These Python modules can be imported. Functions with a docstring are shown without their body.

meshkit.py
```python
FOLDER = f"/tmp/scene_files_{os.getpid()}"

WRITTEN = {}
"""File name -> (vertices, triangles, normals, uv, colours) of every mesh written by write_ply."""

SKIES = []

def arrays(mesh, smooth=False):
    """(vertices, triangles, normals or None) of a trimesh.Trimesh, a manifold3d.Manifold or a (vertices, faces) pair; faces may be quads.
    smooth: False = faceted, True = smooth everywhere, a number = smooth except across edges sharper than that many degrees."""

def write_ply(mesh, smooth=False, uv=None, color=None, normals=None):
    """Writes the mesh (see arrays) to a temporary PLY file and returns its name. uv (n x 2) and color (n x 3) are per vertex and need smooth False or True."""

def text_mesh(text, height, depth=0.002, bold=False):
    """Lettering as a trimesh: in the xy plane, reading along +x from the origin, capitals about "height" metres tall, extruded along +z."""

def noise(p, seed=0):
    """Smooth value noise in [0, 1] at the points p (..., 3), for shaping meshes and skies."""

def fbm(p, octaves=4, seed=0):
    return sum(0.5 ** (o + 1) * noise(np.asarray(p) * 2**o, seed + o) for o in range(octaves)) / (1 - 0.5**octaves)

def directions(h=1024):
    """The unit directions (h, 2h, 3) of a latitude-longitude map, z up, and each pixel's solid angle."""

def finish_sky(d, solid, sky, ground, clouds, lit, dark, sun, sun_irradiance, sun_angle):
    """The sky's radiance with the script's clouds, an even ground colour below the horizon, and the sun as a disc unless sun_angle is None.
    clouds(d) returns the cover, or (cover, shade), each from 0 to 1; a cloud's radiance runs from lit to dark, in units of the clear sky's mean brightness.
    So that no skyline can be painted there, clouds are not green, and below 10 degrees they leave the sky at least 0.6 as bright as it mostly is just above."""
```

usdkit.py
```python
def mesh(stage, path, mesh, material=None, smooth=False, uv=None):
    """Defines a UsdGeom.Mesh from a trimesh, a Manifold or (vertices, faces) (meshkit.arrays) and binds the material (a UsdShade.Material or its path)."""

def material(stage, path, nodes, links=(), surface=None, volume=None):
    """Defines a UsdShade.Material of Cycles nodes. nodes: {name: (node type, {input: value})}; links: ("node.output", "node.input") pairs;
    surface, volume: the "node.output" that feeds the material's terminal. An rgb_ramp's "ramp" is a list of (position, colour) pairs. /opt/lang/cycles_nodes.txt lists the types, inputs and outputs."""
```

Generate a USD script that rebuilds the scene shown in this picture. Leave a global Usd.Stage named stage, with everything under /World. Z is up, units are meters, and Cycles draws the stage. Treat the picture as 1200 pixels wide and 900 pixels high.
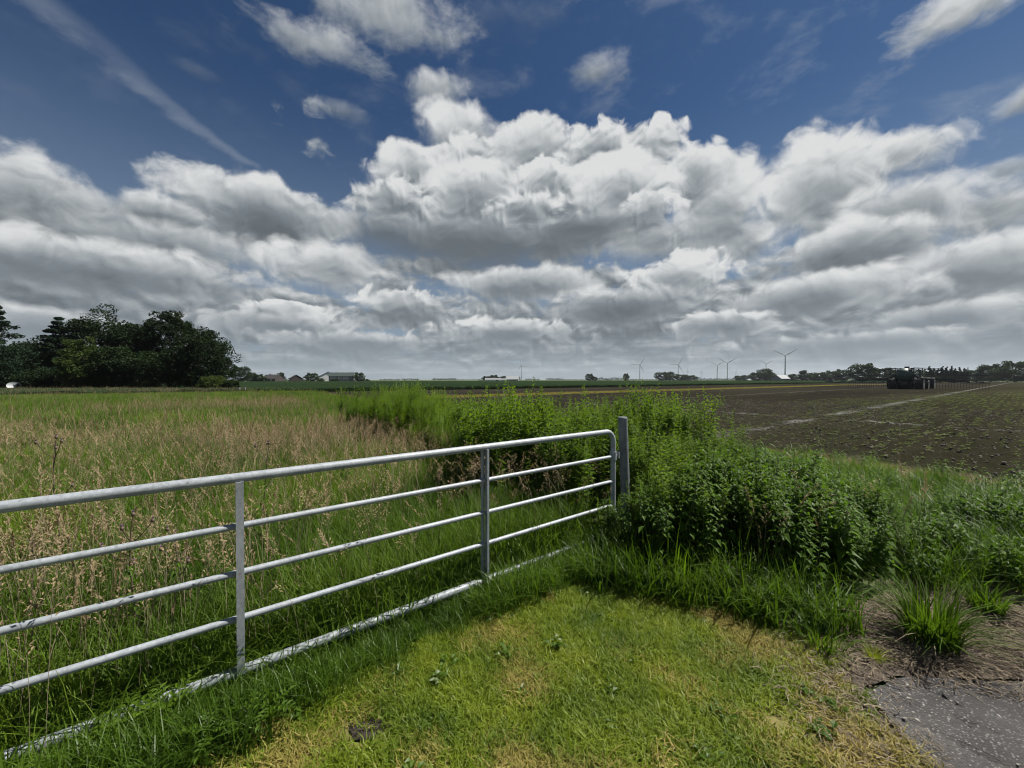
import math, os, numpy as np, trimesh, usdkit, meshkit
from pxr import Usd, UsdGeom, UsdLux, UsdShade, Gf, Sdf, Vt

# ---------------------------------------------------------------- stage, camera, exposure
stage = Usd.Stage.CreateInMemory()
UsdGeom.SetStageUpAxis(stage, 'Z'); UsdGeom.SetStageMetersPerUnit(stage, 1)
UsdGeom.Xform.Define(stage, '/World'); UsdGeom.Scope.Define(stage, '/World/Looks')
EYE = 1.6                      # eye height, metres
FPX = 452.0                    # focal length in pixels of a 1200 pixel wide picture (a 13 mm equivalent lens)
EXPOSURE = 1.25
cam = UsdGeom.Camera.Define(stage, '/World/camera')
cam.CreateHorizontalApertureAttr(36); cam.CreateVerticalApertureAttr(27); cam.CreateFocalLengthAttr(36*FPX/1200)
cam.CreateClippingRangeAttr(Gf.Vec2f(.05, 30000)); cam.CreateExposureAttr(EXPOSURE)
cam.AddTranslateOp().Set((0, 0, EYE)); cam.AddRotateXYZOp().Set((90-.63, 0, 0))

# ---------------------------------------------------------------- sun and sky
SUN_AZ, SUN_EL = math.radians(74), math.radians(56)        # azimuth from +y towards +x
SUN_INTENSITY, SKY_STRENGTH = 1.25, 0.05
sun = UsdLux.DistantLight.Define(stage, '/World/sun')
sun.CreateNormalizeAttr(True) if hasattr(sun, 'CreateNormalizeAttr') else None
UsdLux.LightAPI(sun).CreateNormalizeAttr(True)
sun.CreateIntensityAttr(SUN_INTENSITY); sun.CreateAngleAttr(.53); sun.CreateColorAttr(Gf.Vec3f(1, .955, .88))
sun.AddRotateXYZOp().Set((math.degrees(math.pi/2-SUN_EL), 0, math.degrees(-SUN_AZ)+180))


class Ref(str):
    """A link to a node's output, as against a token."""


class Graph:
    """Collects the nodes of one material."""
    def __init__(self): self.nodes, self.links = {}, []
    def __call__(self, kind, **given):
        out = OUT.get(kind, 'value'); name = f'n{len(self.nodes)}'; plain = {}
        if 'out' in given: out = given.pop('out')
        for k, v in given.items():
            if isinstance(v, Ref): self.links.append((str(v), f'{name}.{k}'))
            else: plain[k] = v
        self.nodes[name] = (kind, plain)
        return Ref(f'{name}.{out}')
    def again(self, ref, out): return Ref(ref.split('.')[0]+'.'+out)
    def m(self, op, a, b=0.0, c=0.0, clamp=False):
        g = dict(math_type=op, value1=a, value2=b, value3=c)
        if clamp: g['use_clamp'] = True
        return self('math', **g)
    def add(self, a, b): return self.m('add', a, b)
    def sub(self, a, b): return self.m('subtract', a, b)
    def mul(self, a, b): return self.m('multiply', a, b)
    def mad(self, a, b, c): return self.m('multiply_add', a, b, c)
    def step(self, x, lo, hi, a=0.0, b=1.0): return self('map_range', range_type='smoothstep', value=x, from_min=lo, from_max=hi, to_min=a, to_max=b)
    def lin(self, x, lo, hi, a=0.0, b=1.0): return self('map_range', value=x, from_min=lo, from_max=hi, to_min=a, to_max=b, clamp=True)
    def mix(self, f, a, b): return self('mix_color', fac=f, a=a, b=b)
    def noise(self, v, scale, detail=4., rough=.5, out='fac', **k): return self('noise_texture', dimensions='2D', vector=v, scale=scale, detail=detail, roughness=rough, out=out, **k)
    def build(self, path, surface=None, volume=None): return usdkit.material(stage, path, self.nodes, [(str(a), b) for a, b in self.links], surface=surface, volume=volume)


OUT = dict(mapping='vector', combine_xyz='vector', separate_xyz='x', map_range='result', mix_color='result', noise_texture='fac', voronoi_texture='distance', rgb_ramp='color',
           texture_coordinate='generated', sky_texture='color', background_shader='background', geometry='position', principled_bsdf='BSDF', translucent_bsdf='BSDF', mix_closure='closure',
           object_info='random', bump='normal', combine_color='color', transparent_bsdf='BSDF', hsv='color', principled_volume='volume', attribute='fac')


def azel(px, py):
    """Azimuth and elevation (radians) of a direction, from where it stands in the 1200 x 900 picture."""
    x, z = (px-600)/FPX, (445-py)/FPX
    return math.atan(x), math.atan(z/math.hypot(1, x))


def make_sky():
    g = Graph()
    d = g('texture_coordinate')
    x = g('separate_xyz', vector=d); y, z = g.again(x, 'y'), g.again(x, 'z')
    az = g.m('arctan2', x, y); el = g.m('arcsine', z)
    blue = g('sky_texture', sky_type='single_scattering', sun_disc=False, sun_elevation=SUN_EL, sun_rotation=SUN_AZ, altitude=0., air_density=1.0, aerosol_density=.35, ozone_density=1.6)
    K = .62/(SKY_STRENGTH*2**EXPOSURE)                    # white cloud
    blue = g('mix_color', blend_type='multiply', fac=1.0, a=blue, b=(SKY_TINT))
    U = g('combine_xyz', x=az, y=el, z=0.0)
    # --- noise fields in which the clouds are cut; the shifted copies give the side that faces the sun
    def billow(shift, scale, seed):
        v = g('mapping', vector=U, location=(shift[0]+seed, shift[1], seed*.37), scale=(1, 1.25, 1))
        w = g.noise(v, scale*.7, 2, .5, out='color')
        v2 = g('mix_color', blend_type='linear_light', fac=.045, a=v, b=w)
        n = g.noise(v2, scale, 7, .60)
        c = g('voronoi_texture', dimensions='2D', vector=v2, scale=scale*1.0, detail=1., roughness=.45, feature='smooth_f1', smoothness=.5)
        return g.mad(n, .8, g.mad(c, -.42, .33))
    up = (-.006, -.016)
    Bb, Bb2 = billow((0, 0), 7, 3.1), billow((-.012, -.03), 7, 3.1)
    Bs, Bs2 = billow((0, 0), 17, 8.4), billow((-.006, -.013), 17, 8.4)
    emb_b, emb_s = g.sub(Bb, Bb2), g.sub(Bs, Bs2)
    wis = g.noise(g('mapping', vector=U, rotation=(0, 0, .5), scale=(1.0, 2.2, 1)), 6, 9, .62, distortion=.15)
    N_big = g.mad(Bs, .35, g.mul(Bb, .65)); E_big = g.mad(emb_s, .8, emb_b)
    N_small = g.mad(Bs, .8, g.mul(Bb, .2)); E_small = g.mad(emb_s, 1.5, g.mul(emb_b, .3))
    grain = g.sub(Bs, .5)
    col = blue

    def tone(s):
        return g('rgb_ramp', fac=s, ramp=[(0, tuple(K*c for c in (.185, .22, .25))), (.3, tuple(K*c for c in (.315, .365, .405))), (.6, tuple(K*c for c in (.62, .67, .70))), (.8, tuple(K*c for c in (.92, .955, .97))), (1, tuple(K*c for c in (1.14, 1.16, 1.16)))])

    # --- high thin veil and contrail
    veil = g.step(wis, .5, .85, 0, .35)
    veil = g.mul(veil, g.lin(az, -.6, .7, .25, 1.0))
    col = g.mix(veil, col, (K*.62, K*.68, K*.76))
    (a0, e0), (a1, e1) = azel(-40, -80), azel(309, 205)
    L = math.hypot(a1-a0, e1-e0); ang = math.atan2(e1-e0, a1-a0)
    t = g.mad(az, math.cos(ang)/L, g.mad(el, math.sin(ang)/L, -(a0*math.cos(ang)+e0*math.sin(ang))/L))
    s = g.mad(az, -math.sin(ang), g.mad(el, math.cos(ang), a0*math.sin(ang)-e0*math.cos(ang)))
    s = g.mad(g.sub(wis, .5), .045, s)
    wd = g.lin(t, .2, 1.0, .027, .009)
    tr = g.m('divide', g.m('absolute', s), wd)
    tr = g.mul(g.step(tr, .1, 1.0, 1, 0), g.mul(g.step(t, .97, 1.0, 1, 0), g.mul(g.step(t, -.2, .1), g.mul(g.lin(t, .1, 1., .16, .28), g.lin(wis, .35, .6, .5, 1.2)))))
    col = g.mix(tr, col, (K*.62, K*.68, K*.76))
    # --- the field of cumulus on to the horizon, and on all sides
    col = g.mix(g.step(el, -.05, .62, .88, 0.0), col, (K*.40, K*.52, K*.66))
    zz = g.m('maximum', g.add(z, .085), .03)
    P = g('combine_xyz', x=g.m('divide', x, zz), y=g.m('divide', y, zz), z=0.0)
    def deck(dz):
        za = g.m('maximum', g.add(z, .085+dz), .03)
        Q = g('combine_xyz', x=g.m('divide', x, za), y=g.m('divide', y, za), z=0.0)
        return g.noise(g('mapping', vector=Q, location=(2.3, 1.4, 0), scale=(.75, .75, 1)), 1.35, 8, .56, distortion=.25)
    D1, D2 = deck(0), deck(.02)
    D1 = g.mad(g.sub(Bs, .5), .18, D1)
    cover = g.lin(el, .12, .38, .70, .29)                  # more of the sky is covered towards the horizon
    side = g.step(g.m('absolute', az), .95, 1.5); cover = g.add(cover, g.mul(side, g.lin(el, .2, .5, 0, .12)))
    over = g.step(el, .85, 1.1, 0, .08); cover = g.add(cover, over)
    t = g.sub(D1, g.sub(1.0, cover))
    al = g.step(t, -.04, .09)
    sh = g.mad(g.sub(D1, D2), 1.6, g.mad(t, -1.3, .55)); sh = g.mad(E_small, .6, sh)
    col = g.mix(al, col, tone(g.m('add', sh, 0.0, clamp=True)))
    # --- haze band over the horizon
    hz = g.step(el, -.03, .17, .85, 0.0)
    allround = col
    HZ = (K*.47, K*.56, K*.62)

    def cloud(px, py, rx, rt, rb, size='b', amp=.9, soft=.22, dark=.75, light=.62, op=1.0, rot=0.0, emb=1.0):
        """One cumulus: centre, half width, height above and depth below, in picture pixels; dark = how grey the core and base."""
        nonlocal col
        (u, v), (u1, _), (_, vt), (_, vb) = azel(px, py), azel(px+rx, py), azel(px, py-rt), azel(px, py+rb)
        u0, _ = azel(px-rx, py); ru = (u1-u0)/2; rt, rb = vt-v, v-vb
        N, E = (N_big, E_big) if size == 'b' else (N_small, E_small) if size == 's' else (wis, emb_s)
        cr, sr = math.cos(rot), math.sin(rot)
        qx = g.mad(az, cr/ru, g.mad(el, sr/ru, -(u*cr+v*sr)/ru))
        qy = g.mad(az, -sr/rt, g.mad(el, cr/rt, (u*sr-v*cr)/rt))
        yy = g.m('maximum', qy, g.mul(qy, -rt/rb))
        r = g.m('sqrt', g.mad(qx, qx, g.mul(yy, yy)))
        t = g.mad(g.sub(N, .5), amp*2, g.sub(1.0, r))
        al = g.step(t if size == 'w' else g.mul(t, g.lin(qy, -.3, .8, .7, 1.55)), 0.0, soft, 0, op)      # crisp above, frayed below
        core = g.step(t, 0.0, 1.1)                       # thick in the middle: less light comes through
        s = g.mad(qy, .42, g.mad(core, -dark, light+.17))
        s = g.mad(g.mul(E, g.mad(core, -.6, 1.0)), emb*1.1, s); s = g.mad(grain, .24, s)
        col = g.mix(al, col, tone(g.m('add', s, 0.0, clamp=True)))
    for c in CLOUDS: cloud(*c[:5], **(c[5] if len(c) > 5 else {}))
    def bg(c): return g('background_shader', color=c, strength=SKY_STRENGTH)
    # the clouds placed one by one are worked out in their own part of the sky only; everywhere else the field of cumulus goes on
    far = g.m('maximum', g.step(g.m('absolute', az), 1.25, 1.5), g.step(el, .98, 1.08))
    b = g('mix_closure', fac=far, closure1=bg(g.mix(hz, col, HZ)), closure2=bg(g.mix(hz, allround, HZ)))
    b = g('mix_closure', fac=g.m('less_than', el, -.03), closure1=b, closure2=bg((K*.1, K*.11, K*.09)))
    mat = g.build('/World/Looks/sky', surface=str(b))
    dome = UsdLux.DomeLight.Define(stage, '/World/sky')
    UsdShade.MaterialBindingAPI.Apply(dome.GetPrim()).Bind(mat)
    dome.GetPrim().SetCustomDataByKey('kind', 'structure')


SKY_TINT = (.165, .285, .40)
CLOUDS = [
    # far rows, then the left bank
    (330, 385, 120, 30, 20, dict(size='s', dark=.45, light=.5, emb=.6, amp=.6, soft=.4)),
    (60, 390, 190, 34, 24, dict(size='b', dark=.45, light=.44, emb=.6, amp=.6, soft=.5)),
    (40, 262, 175, 92, 70, dict(dark=.58, light=.44, amp=.4, soft=.3, emb=.7)),
    (310, 258, 135, 56, 58, dict(dark=.58, light=.46, amp=.45, soft=.3, emb=.7)),
    (190, 258, 90, 36, 50, dict(dark=.5, light=.46, amp=.45, soft=.4, emb=.6)),
    (200, 290, 200, 40, 40, dict(dark=.45, light=.55, amp=.5, soft=.8, emb=.6)),
    (130, 322, 300, 46, 44, dict(dark=.52, light=.54, amp=.55, soft=.5, emb=.8)),
    (385, 318, 90, 44, 34, dict(size='b', dark=.42, light=.66, amp=.6, soft=.5, emb=.7)),
    (335, 362, 46, 13, 12, dict(size='s', dark=.25, light=.72, amp=.5, emb=.6)),
    # wisps at the top
    (455, 24, 130, 60, 46, dict(size='w', amp=.9, soft=1.0, dark=.25, light=.6, op=.95, emb=.5)),
    (375, 55, 95, 34, 30, dict(size='w', amp=1.0, soft=1.0, dark=.25, light=.58, op=.9, emb=.5)),
    (400, 132, 40, 14, 12, dict(size='w', amp=.7, soft=1.2, dark=.2, light=.4, op=.5, emb=.5)),
    (232, 86, 40, 14, 12, dict(size='w', amp=.8, soft=1.4, dark=.2, light=.3, op=.3, emb=.5)),
    (600, 20, 90, 34, 44, dict(size='w', amp=1.1, soft=1.6, dark=.2, light=.35, op=.35, emb=.5)),
    (695, 84, 50, 30, 28, dict(size='w', amp=.8, soft=1.1, dark=.2, light=.55, op=.9, emb=.5)),
    (1125, 18, 120, 48, 40, dict(size='w', amp=1.1, soft=.8, dark=.2, light=.62, emb=.6)),
    (1200, 118, 50, 18, 20, dict(size='w', amp=1.0, soft=1.1, dark=.2, light=.55, rot=.3, emb=.5, op=.9)),
    # right bank
    (1050, 185, 95, 36, 60, dict(size='s', amp=.6, soft=.6, dark=.35, light=.7, emb=.7)),
    (1170, 205, 70, 26, 40, dict(size='w', amp=.9, soft=1.0, dark=.25, light=.6, emb=.5, op=.9)),
    (955, 235, 105, 88, 80, dict(amp=.55, dark=.55, light=.68, soft=.35, emb=.8)),
    (1150, 255, 130, 56, 60, dict(amp=.6, dark=.42, light=.62, soft=.6, emb=.7)),
    (1060, 255, 130, 66, 60, dict(amp=.55, dark=.5, light=.66, soft=.6, emb=.7)),
    (1140, 322, 150, 54, 54, dict(amp=.5, dark=.55, light=.58, soft=.4, emb=.7)),
    (985, 300, 150, 46, 40, dict(amp=.6, dark=.6, light=.55, soft=.45, emb=.7)),
    (960, 352, 160, 40, 32, dict(size='b', dark=.55, light=.58, soft=.45, amp=.6, emb=.7)),
    (1120, 375, 140, 30, 30, dict(size='b', dark=.5, light=.5, soft=.5, amp=.6, emb=.6)),
    (770, 285, 110, 40, 40, dict(amp=.5, dark=.45, light=.6, soft=.6, emb=.7)),
    (870, 290, 60, 40, 40, dict(amp=.5, dark=.45, light=.62, soft=.6, emb=.7)),
    # the great cloud in the middle: its upper part puff by puff, its wide grey base in front
    (515, 108, 46, 32, 36, dict(size='b', amp=.7, soft=.8, dark=.2, light=.58, op=.95, emb=.6)),
    (540, 155, 60, 44, 50, dict(size='b', amp=.5, soft=.5, dark=.2, light=.68, emb=.6)),
    (840, 250, 80, 76, 70, dict(amp=.6, dark=.42, light=.7, soft=.4, emb=.7)),
    (625, 235, 220, 76, 80, dict(amp=.4, dark=.5, light=.6, soft=.2, emb=.6)),
    (490, 206, 58, 44, 56, dict(size='b', amp=.62, dark=0.45, light=0.70, soft=.32, emb=.9)),
    (560, 188, 52, 36, 60, dict(size='s', amp=.62, dark=0.40, light=0.72, soft=.32, emb=.9)),
    (628, 176, 62, 46, 60, dict(size='b', amp=.62, dark=0.42, light=0.72, soft=.32, emb=.9)),
    (700, 172, 54, 34, 60, dict(size='s', amp=.62, dark=0.40, light=0.72, soft=.32, emb=.9)),
    (766, 170, 46, 36, 60, dict(size='s', amp=.62, dark=0.38, light=0.74, soft=.32, emb=.9)),
    (812, 205, 50, 42, 56, dict(size='b', amp=.62, dark=0.40, light=0.72, soft=.32, emb=.9)),
    (466, 244, 60, 40, 44, dict(size='s', amp=.62, dark=0.55, light=0.60, soft=.32, emb=.9)),
    (556, 226, 74, 44, 48, dict(size='b', amp=.62, dark=0.50, light=0.72, soft=.32, emb=.9)),
    (640, 216, 50, 34, 44, dict(size='s', amp=.62, dark=0.50, light=0.74, soft=.32, emb=.9)),
    (725, 222, 84, 52, 52, dict(size='b', amp=.62, dark=0.55, light=0.82, soft=.32, emb=.9)),
    (762, 246, 46, 30, 36, dict(size='s', amp=.62, dark=0.50, light=0.70, soft=.32, emb=.9)),
    (615, 250, 60, 28, 34, dict(size='s', amp=.62, dark=0.50, light=0.60, soft=.32, emb=.9)),
    (560, 292, 180, 42, 62, dict(amp=.36, dark=.42, light=.06, soft=.7, emb=.3, op=.92)),
    (690, 270, 110, 26, 40, dict(amp=.32, dark=.42, light=.16, soft=.9, emb=.3, op=.9)),
    (455, 275, 74, 30, 44, dict(amp=.32, dark=.4, light=.2, soft=.9, emb=.3, op=.85)),
    # lower rows
    (620, 338, 110, 30, 28, dict(size='b', dark=.5, light=.55, soft=.5, amp=.6, emb=.6)),
    (475, 368, 85, 34, 26, dict(size='s', dark=.5, light=.5, soft=.35, amp=.6, emb=.7)),
    (795, 330, 80, 36, 28, dict(size='s', dark=.5, light=.7, soft=.3, amp=.55, emb=.8)),
    (720, 364, 120, 32, 28, dict(size='b', dark=.5, light=.36, soft=.45, amp=.5, emb=.7)),
    (840, 384, 80, 22, 18, dict(size='s', dark=.5, light=.52, soft=.35, amp=.6, emb=.7)),
    (600, 392, 110, 22, 18, dict(size='s', dark=.5, light=.5, soft=.4, amp=.6, emb=.7)),
    (420, 405, 130, 20, 18, dict(size='s', dark=.45, light=.42, soft=.5, amp=.6, emb=.6)),
    (1000, 405, 180, 20, 18, dict(size='s', dark=.45, light=.42, soft=.5, amp=.6, emb=.6)),
]
make_sky()

# ---------------------------------------------------------------- helpers
R = np.random.default_rng


def fb(p, o=4): return 2*meshkit.fbm(p, o)-1            # centred on 0


used = {}


def numbered(name, parent='/World'):
    k = (str(parent), name); n = used.get(k, 0); used[k] = n+1
    return name if n == 0 else f'{name}_{n:03d}'


def tag(p, label=None, cat=None, group=None, kind=None):
    p = p.GetPrim() if hasattr(p, 'GetPrim') else p
    for k, v in (('label', label), ('category', cat), ('group', group), ('kind', kind)):
        if v: p.SetCustomDataByKey(k, v)
    return p


def thing(name, label, cat, loc=(0, 0, 0), rotz=0., group=None, scale=None):
    x = UsdGeom.Xform.Define(stage, '/World/'+numbered(name))
    x.AddTranslateOp().Set(tuple(map(float, loc))); x.AddRotateZOp().Set(math.degrees(rotz))
    if scale is not None: x.AddScaleOp().Set(tuple(map(float, np.broadcast_to(scale, 3))))
    return tag(x, label, cat, group)


def obj(name, mesh, mat, parent=None, smooth=False):
    base = '/World' if parent is None else str(parent.GetPath())
    return usdkit.mesh(stage, base+'/'+numbered(name, base), mesh, mat, smooth=smooth).GetPrim()


def dup(root, loc, rotz, label, scale=None, group=None):
    """Another of the same kind, with its parts."""
    c = root.GetCustomData()
    name = root.GetName()
    if name[-4:-3] == '_' and name[-3:].isdigit(): name = name[:-4]
    r = thing(name, label, c['category'], loc, rotz, group or c.get('group'), scale)
    r.GetReferences().AddInternalReference(root.GetPath()); r.SetInstanceable(True)
    return r


def gp(px, py, h=0.):
    """The point at height h that the picture shows at (px, py)."""
    y = FPX*(EYE-h)/(py-445); return np.array([(px-600)/FPX*y, y])


def at(px, y): return np.array([(px-600)/FPX*y, y])


def AB(a, b):
    """Field coordinates: a along the gate and the rows, b across them."""
    return np.stack([.8*np.asarray(a, float)-.6*np.asarray(b, float), .6*np.asarray(a, float)+.8*np.asarray(b, float)], -1)


def join(ms): return trimesh.util.concatenate(ms)


def tube(pts, r, sides=10, cap=True):
    pts = np.asarray(pts, float); r = np.broadcast_to(np.asarray(r, float), (len(pts),))
    t = np.gradient(pts, axis=0); t /= np.linalg.norm(t, axis=1, keepdims=True)+1e-12
    u = np.cross(t, [0, 0, 1.]); bad = np.linalg.norm(u, axis=1) < .05
    u[bad] = np.cross(t[bad], [1., 0, 0]); u /= np.linalg.norm(u, axis=1, keepdims=True)
    for i in range(1, len(u)):                                        # keep the frame from flipping
        p = u[i-1]-t[i]*np.dot(u[i-1], t[i])
        if np.linalg.norm(p) > .05: u[i] = p/np.linalg.norm(p)
    w = np.cross(t, u); an = np.arange(sides)*2*np.pi/sides
    v = (pts[:, None]+r[:, None, None]*(np.cos(an)[None, :, None]*u[:, None]+np.sin(an)[None, :, None]*w[:, None])).reshape(-1, 3)
    f = []
    for i in range(len(pts)-1):
        for j in range(sides):
            a, b, c, d = i*sides+j, i*sides+(j+1) % sides, (i+1)*sides+(j+1) % sides, (i+1)*sides+j
            f += [[a, c, b], [a, d, c]]
    if cap:
        n = len(v); v = np.vstack([v, pts[0], pts[-1]]); e = (len(pts)-1)*sides
        for j in range(sides): f += [[n, j, (j+1) % sides], [n+1, e+(j+1) % sides, e+j]]
    m = trimesh.Trimesh(v, np.array(f), process=False); return m


def box(x0, x1, y0, y1, z0, z1):
    m = trimesh.creation.box([x1-x0, y1-y0, z1-z0]); m.apply_translation([(x0+x1)/2, (y0+y1)/2, (z0+z1)/2]); return m


def bar(p, q, w, d=None):
    """A square bar from p to q."""
    p, q = np.asarray(p, float), np.asarray(q, float); L = np.linalg.norm(q-p)
    m = trimesh.creation.box([w, d or w, L]); T = trimesh.geometry.align_vectors([0, 0, 1], (q-p)/L); m.apply_transform(T); m.apply_translation((p+q)/2); return m


def inside(poly, pts):
    import shapely
    return shapely.contains_xy(shapely.Polygon(poly), pts[:, 0], pts[:, 1])


def scatter(poly, step, rng, jitter=.5):
    """Points on a jittered grid inside a polygon."""
    poly = np.asarray(poly); lo, hi = poly.min(0), poly.max(0)
    gx, gy = np.meshgrid(np.arange(lo[0], hi[0]+step, step), np.arange(lo[1], hi[1]+step, step))
    p = np.stack([gx.ravel(), gy.ravel()], 1); p += rng.uniform(-jitter, jitter, p.shape)*step
    return p[inside(poly, p)]


def ground_z(p):
    """The lie of the land: nearly flat, with a gentle unevenness that fades with the distance."""
    p = np.atleast_2d(p); d = np.hypot(p[:, 0], p[:, 1])
    q = np.column_stack([p*.45, np.zeros(len(p))])
    return fb(q, 3)*.03*np.clip(1.2-d/40, 0, 1)


def instancer(name, protos, pts, rng, scale=(.85, 1.15), label=None, cat=None, z=0., tilt=.06, idx=None, rot=None, sc=None, onto=True):
    """One object of uncountable stuff: protos = list of lists of (part name, mesh, material)."""
    path = '/World/'+numbered(name); pi = UsdGeom.PointInstancer.Define(stage, path); n = len(pts)
    targets = []
    for k, parts in enumerate(protos):
        x = UsdGeom.Xform.Define(stage, f'{path}/clump_{k:03d}'); targets.append(x.GetPath())
        for nm, me, ma in parts:
            if me is not None: usdkit.mesh(stage, f'{path}/clump_{k:03d}/{nm}', me, ma)
    pi.CreatePrototypesRel().SetTargets(targets)
    zz = (ground_z(pts) if onto else np.zeros(n))+z
    pi.CreatePositionsAttr(Vt.Vec3fArray.FromNumpy(np.column_stack([pts, zz]).astype(np.float32)))
    pi.CreateProtoIndicesAttr(Vt.IntArray.FromNumpy((rng.integers(0, len(protos), n) if idx is None else idx).astype(np.int32)))
    s = rng.uniform(*scale, n) if sc is None else sc
    sv = np.column_stack([s, s, s*rng.uniform(.9, 1.1, n)])
    pi.CreateScalesAttr(Vt.Vec3fArray.FromNumpy(sv.astype(np.float32)))
    from scipy.spatial.transform import Rotation
    an = rng.uniform(0, 2*np.pi, n) if rot is None else rot
    q = (Rotation.from_euler('xy', rng.normal(0, tilt, (n, 2))) * Rotation.from_euler('z', an)).as_quat()
    pi.CreateOrientationsAttr(Vt.QuathArray([Gf.Quath(float(w), float(x), float(y), float(zz_)) for x, y, zz_, w in q]))
    return tag(pi, label, cat, kind='stuff')


# ---------------------------------------------------------------- materials
def leaf_mat(name, cols, trans=.35, rough=.55, patch=.8, fine=40., tint=(1.15, 1.2, .55), spec=.18):
    """Leaves: colours vary from leaf to leaf and in patches over the ground; light passes through."""
    g = Graph(); pos = g('geometry'); isl = g.again(pos, 'random_per_island')
    n = g.noise(pos, patch, 3, .6, dimensions='3D') if False else g('noise_texture', vector=pos, scale=patch, detail=3., roughness=.6)
    k = g.m('add', g.mul(isl, .45), g.lin(n, .3, .7, 0, .55), clamp=True)
    c = g('rgb_ramp', fac=k, ramp=[(i/(len(cols)-1), x) for i, x in enumerate(cols)])
    p = g('principled_bsdf', base_color=c, roughness=rough, specular_ior_level=spec)
    t = g('translucent_bsdf', color=g('mix_color', blend_type='multiply', fac=1., a=c, b=tint))
    return g.build('/World/Looks/'+name, surface=str(g('mix_closure', fac=trans, closure1=p, closure2=t)))


def plain(name, col, rough=.6, metal=0., var=.25, scale=6., spec=.5, bump=0., bscale=40.):
    g = Graph(); pos = g('geometry')
    n = g('noise_texture', vector=pos, scale=scale, detail=5., roughness=.6)
    c = g.mix(g.lin(n, .3, .7), tuple(x*(1-var) for x in col), tuple(x*(1+var) for x in col))
    k = dict(base_color=c, roughness=rough, metallic=metal, specular_ior_level=spec)
    if bump: k['normal'] = g('bump', height=g('noise_texture', vector=pos, scale=bscale, detail=4., roughness=.6), strength=bump, distance=.02)
    return g.build('/World/Looks/'+name, surface=str(g('principled_bsdf', **k)))


def galvanised():
    g = Graph(); pos = g('geometry')
    sp = g('voronoi_texture', vector=pos, scale=90., out='color')
    sv = g('separate_color', color=sp, out='r')
    n = g('noise_texture', vector=pos, scale=9., detail=5., roughness=.65)
    d = g('noise_texture', vector=pos, scale=45., detail=4., roughness=.7)
    c = g.mix(g.mad(sv, .35, g.lin(n, .3, .7, 0, .6)), (.125, .14, .155), (.25, .27, .29))
    c = g.mix(g.lin(d, .60, .72, 0, .75), c, (.085, .075, .068))
    rs = g('noise_texture', vector=pos, scale=5., detail=8., roughness=.75); c = g.mix(g.lin(rs, .62, .70, 0, .7), c, (.10, .055, .032))
    p = g('principled_bsdf', base_color=c, metallic=.08, roughness=g.lin(sv, 0, 1, .45, .6), normal=g('bump', height=d, strength=.15, distance=.003))
    return g.build('/World/Looks/galvanised_steel', surface=str(p))


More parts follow.
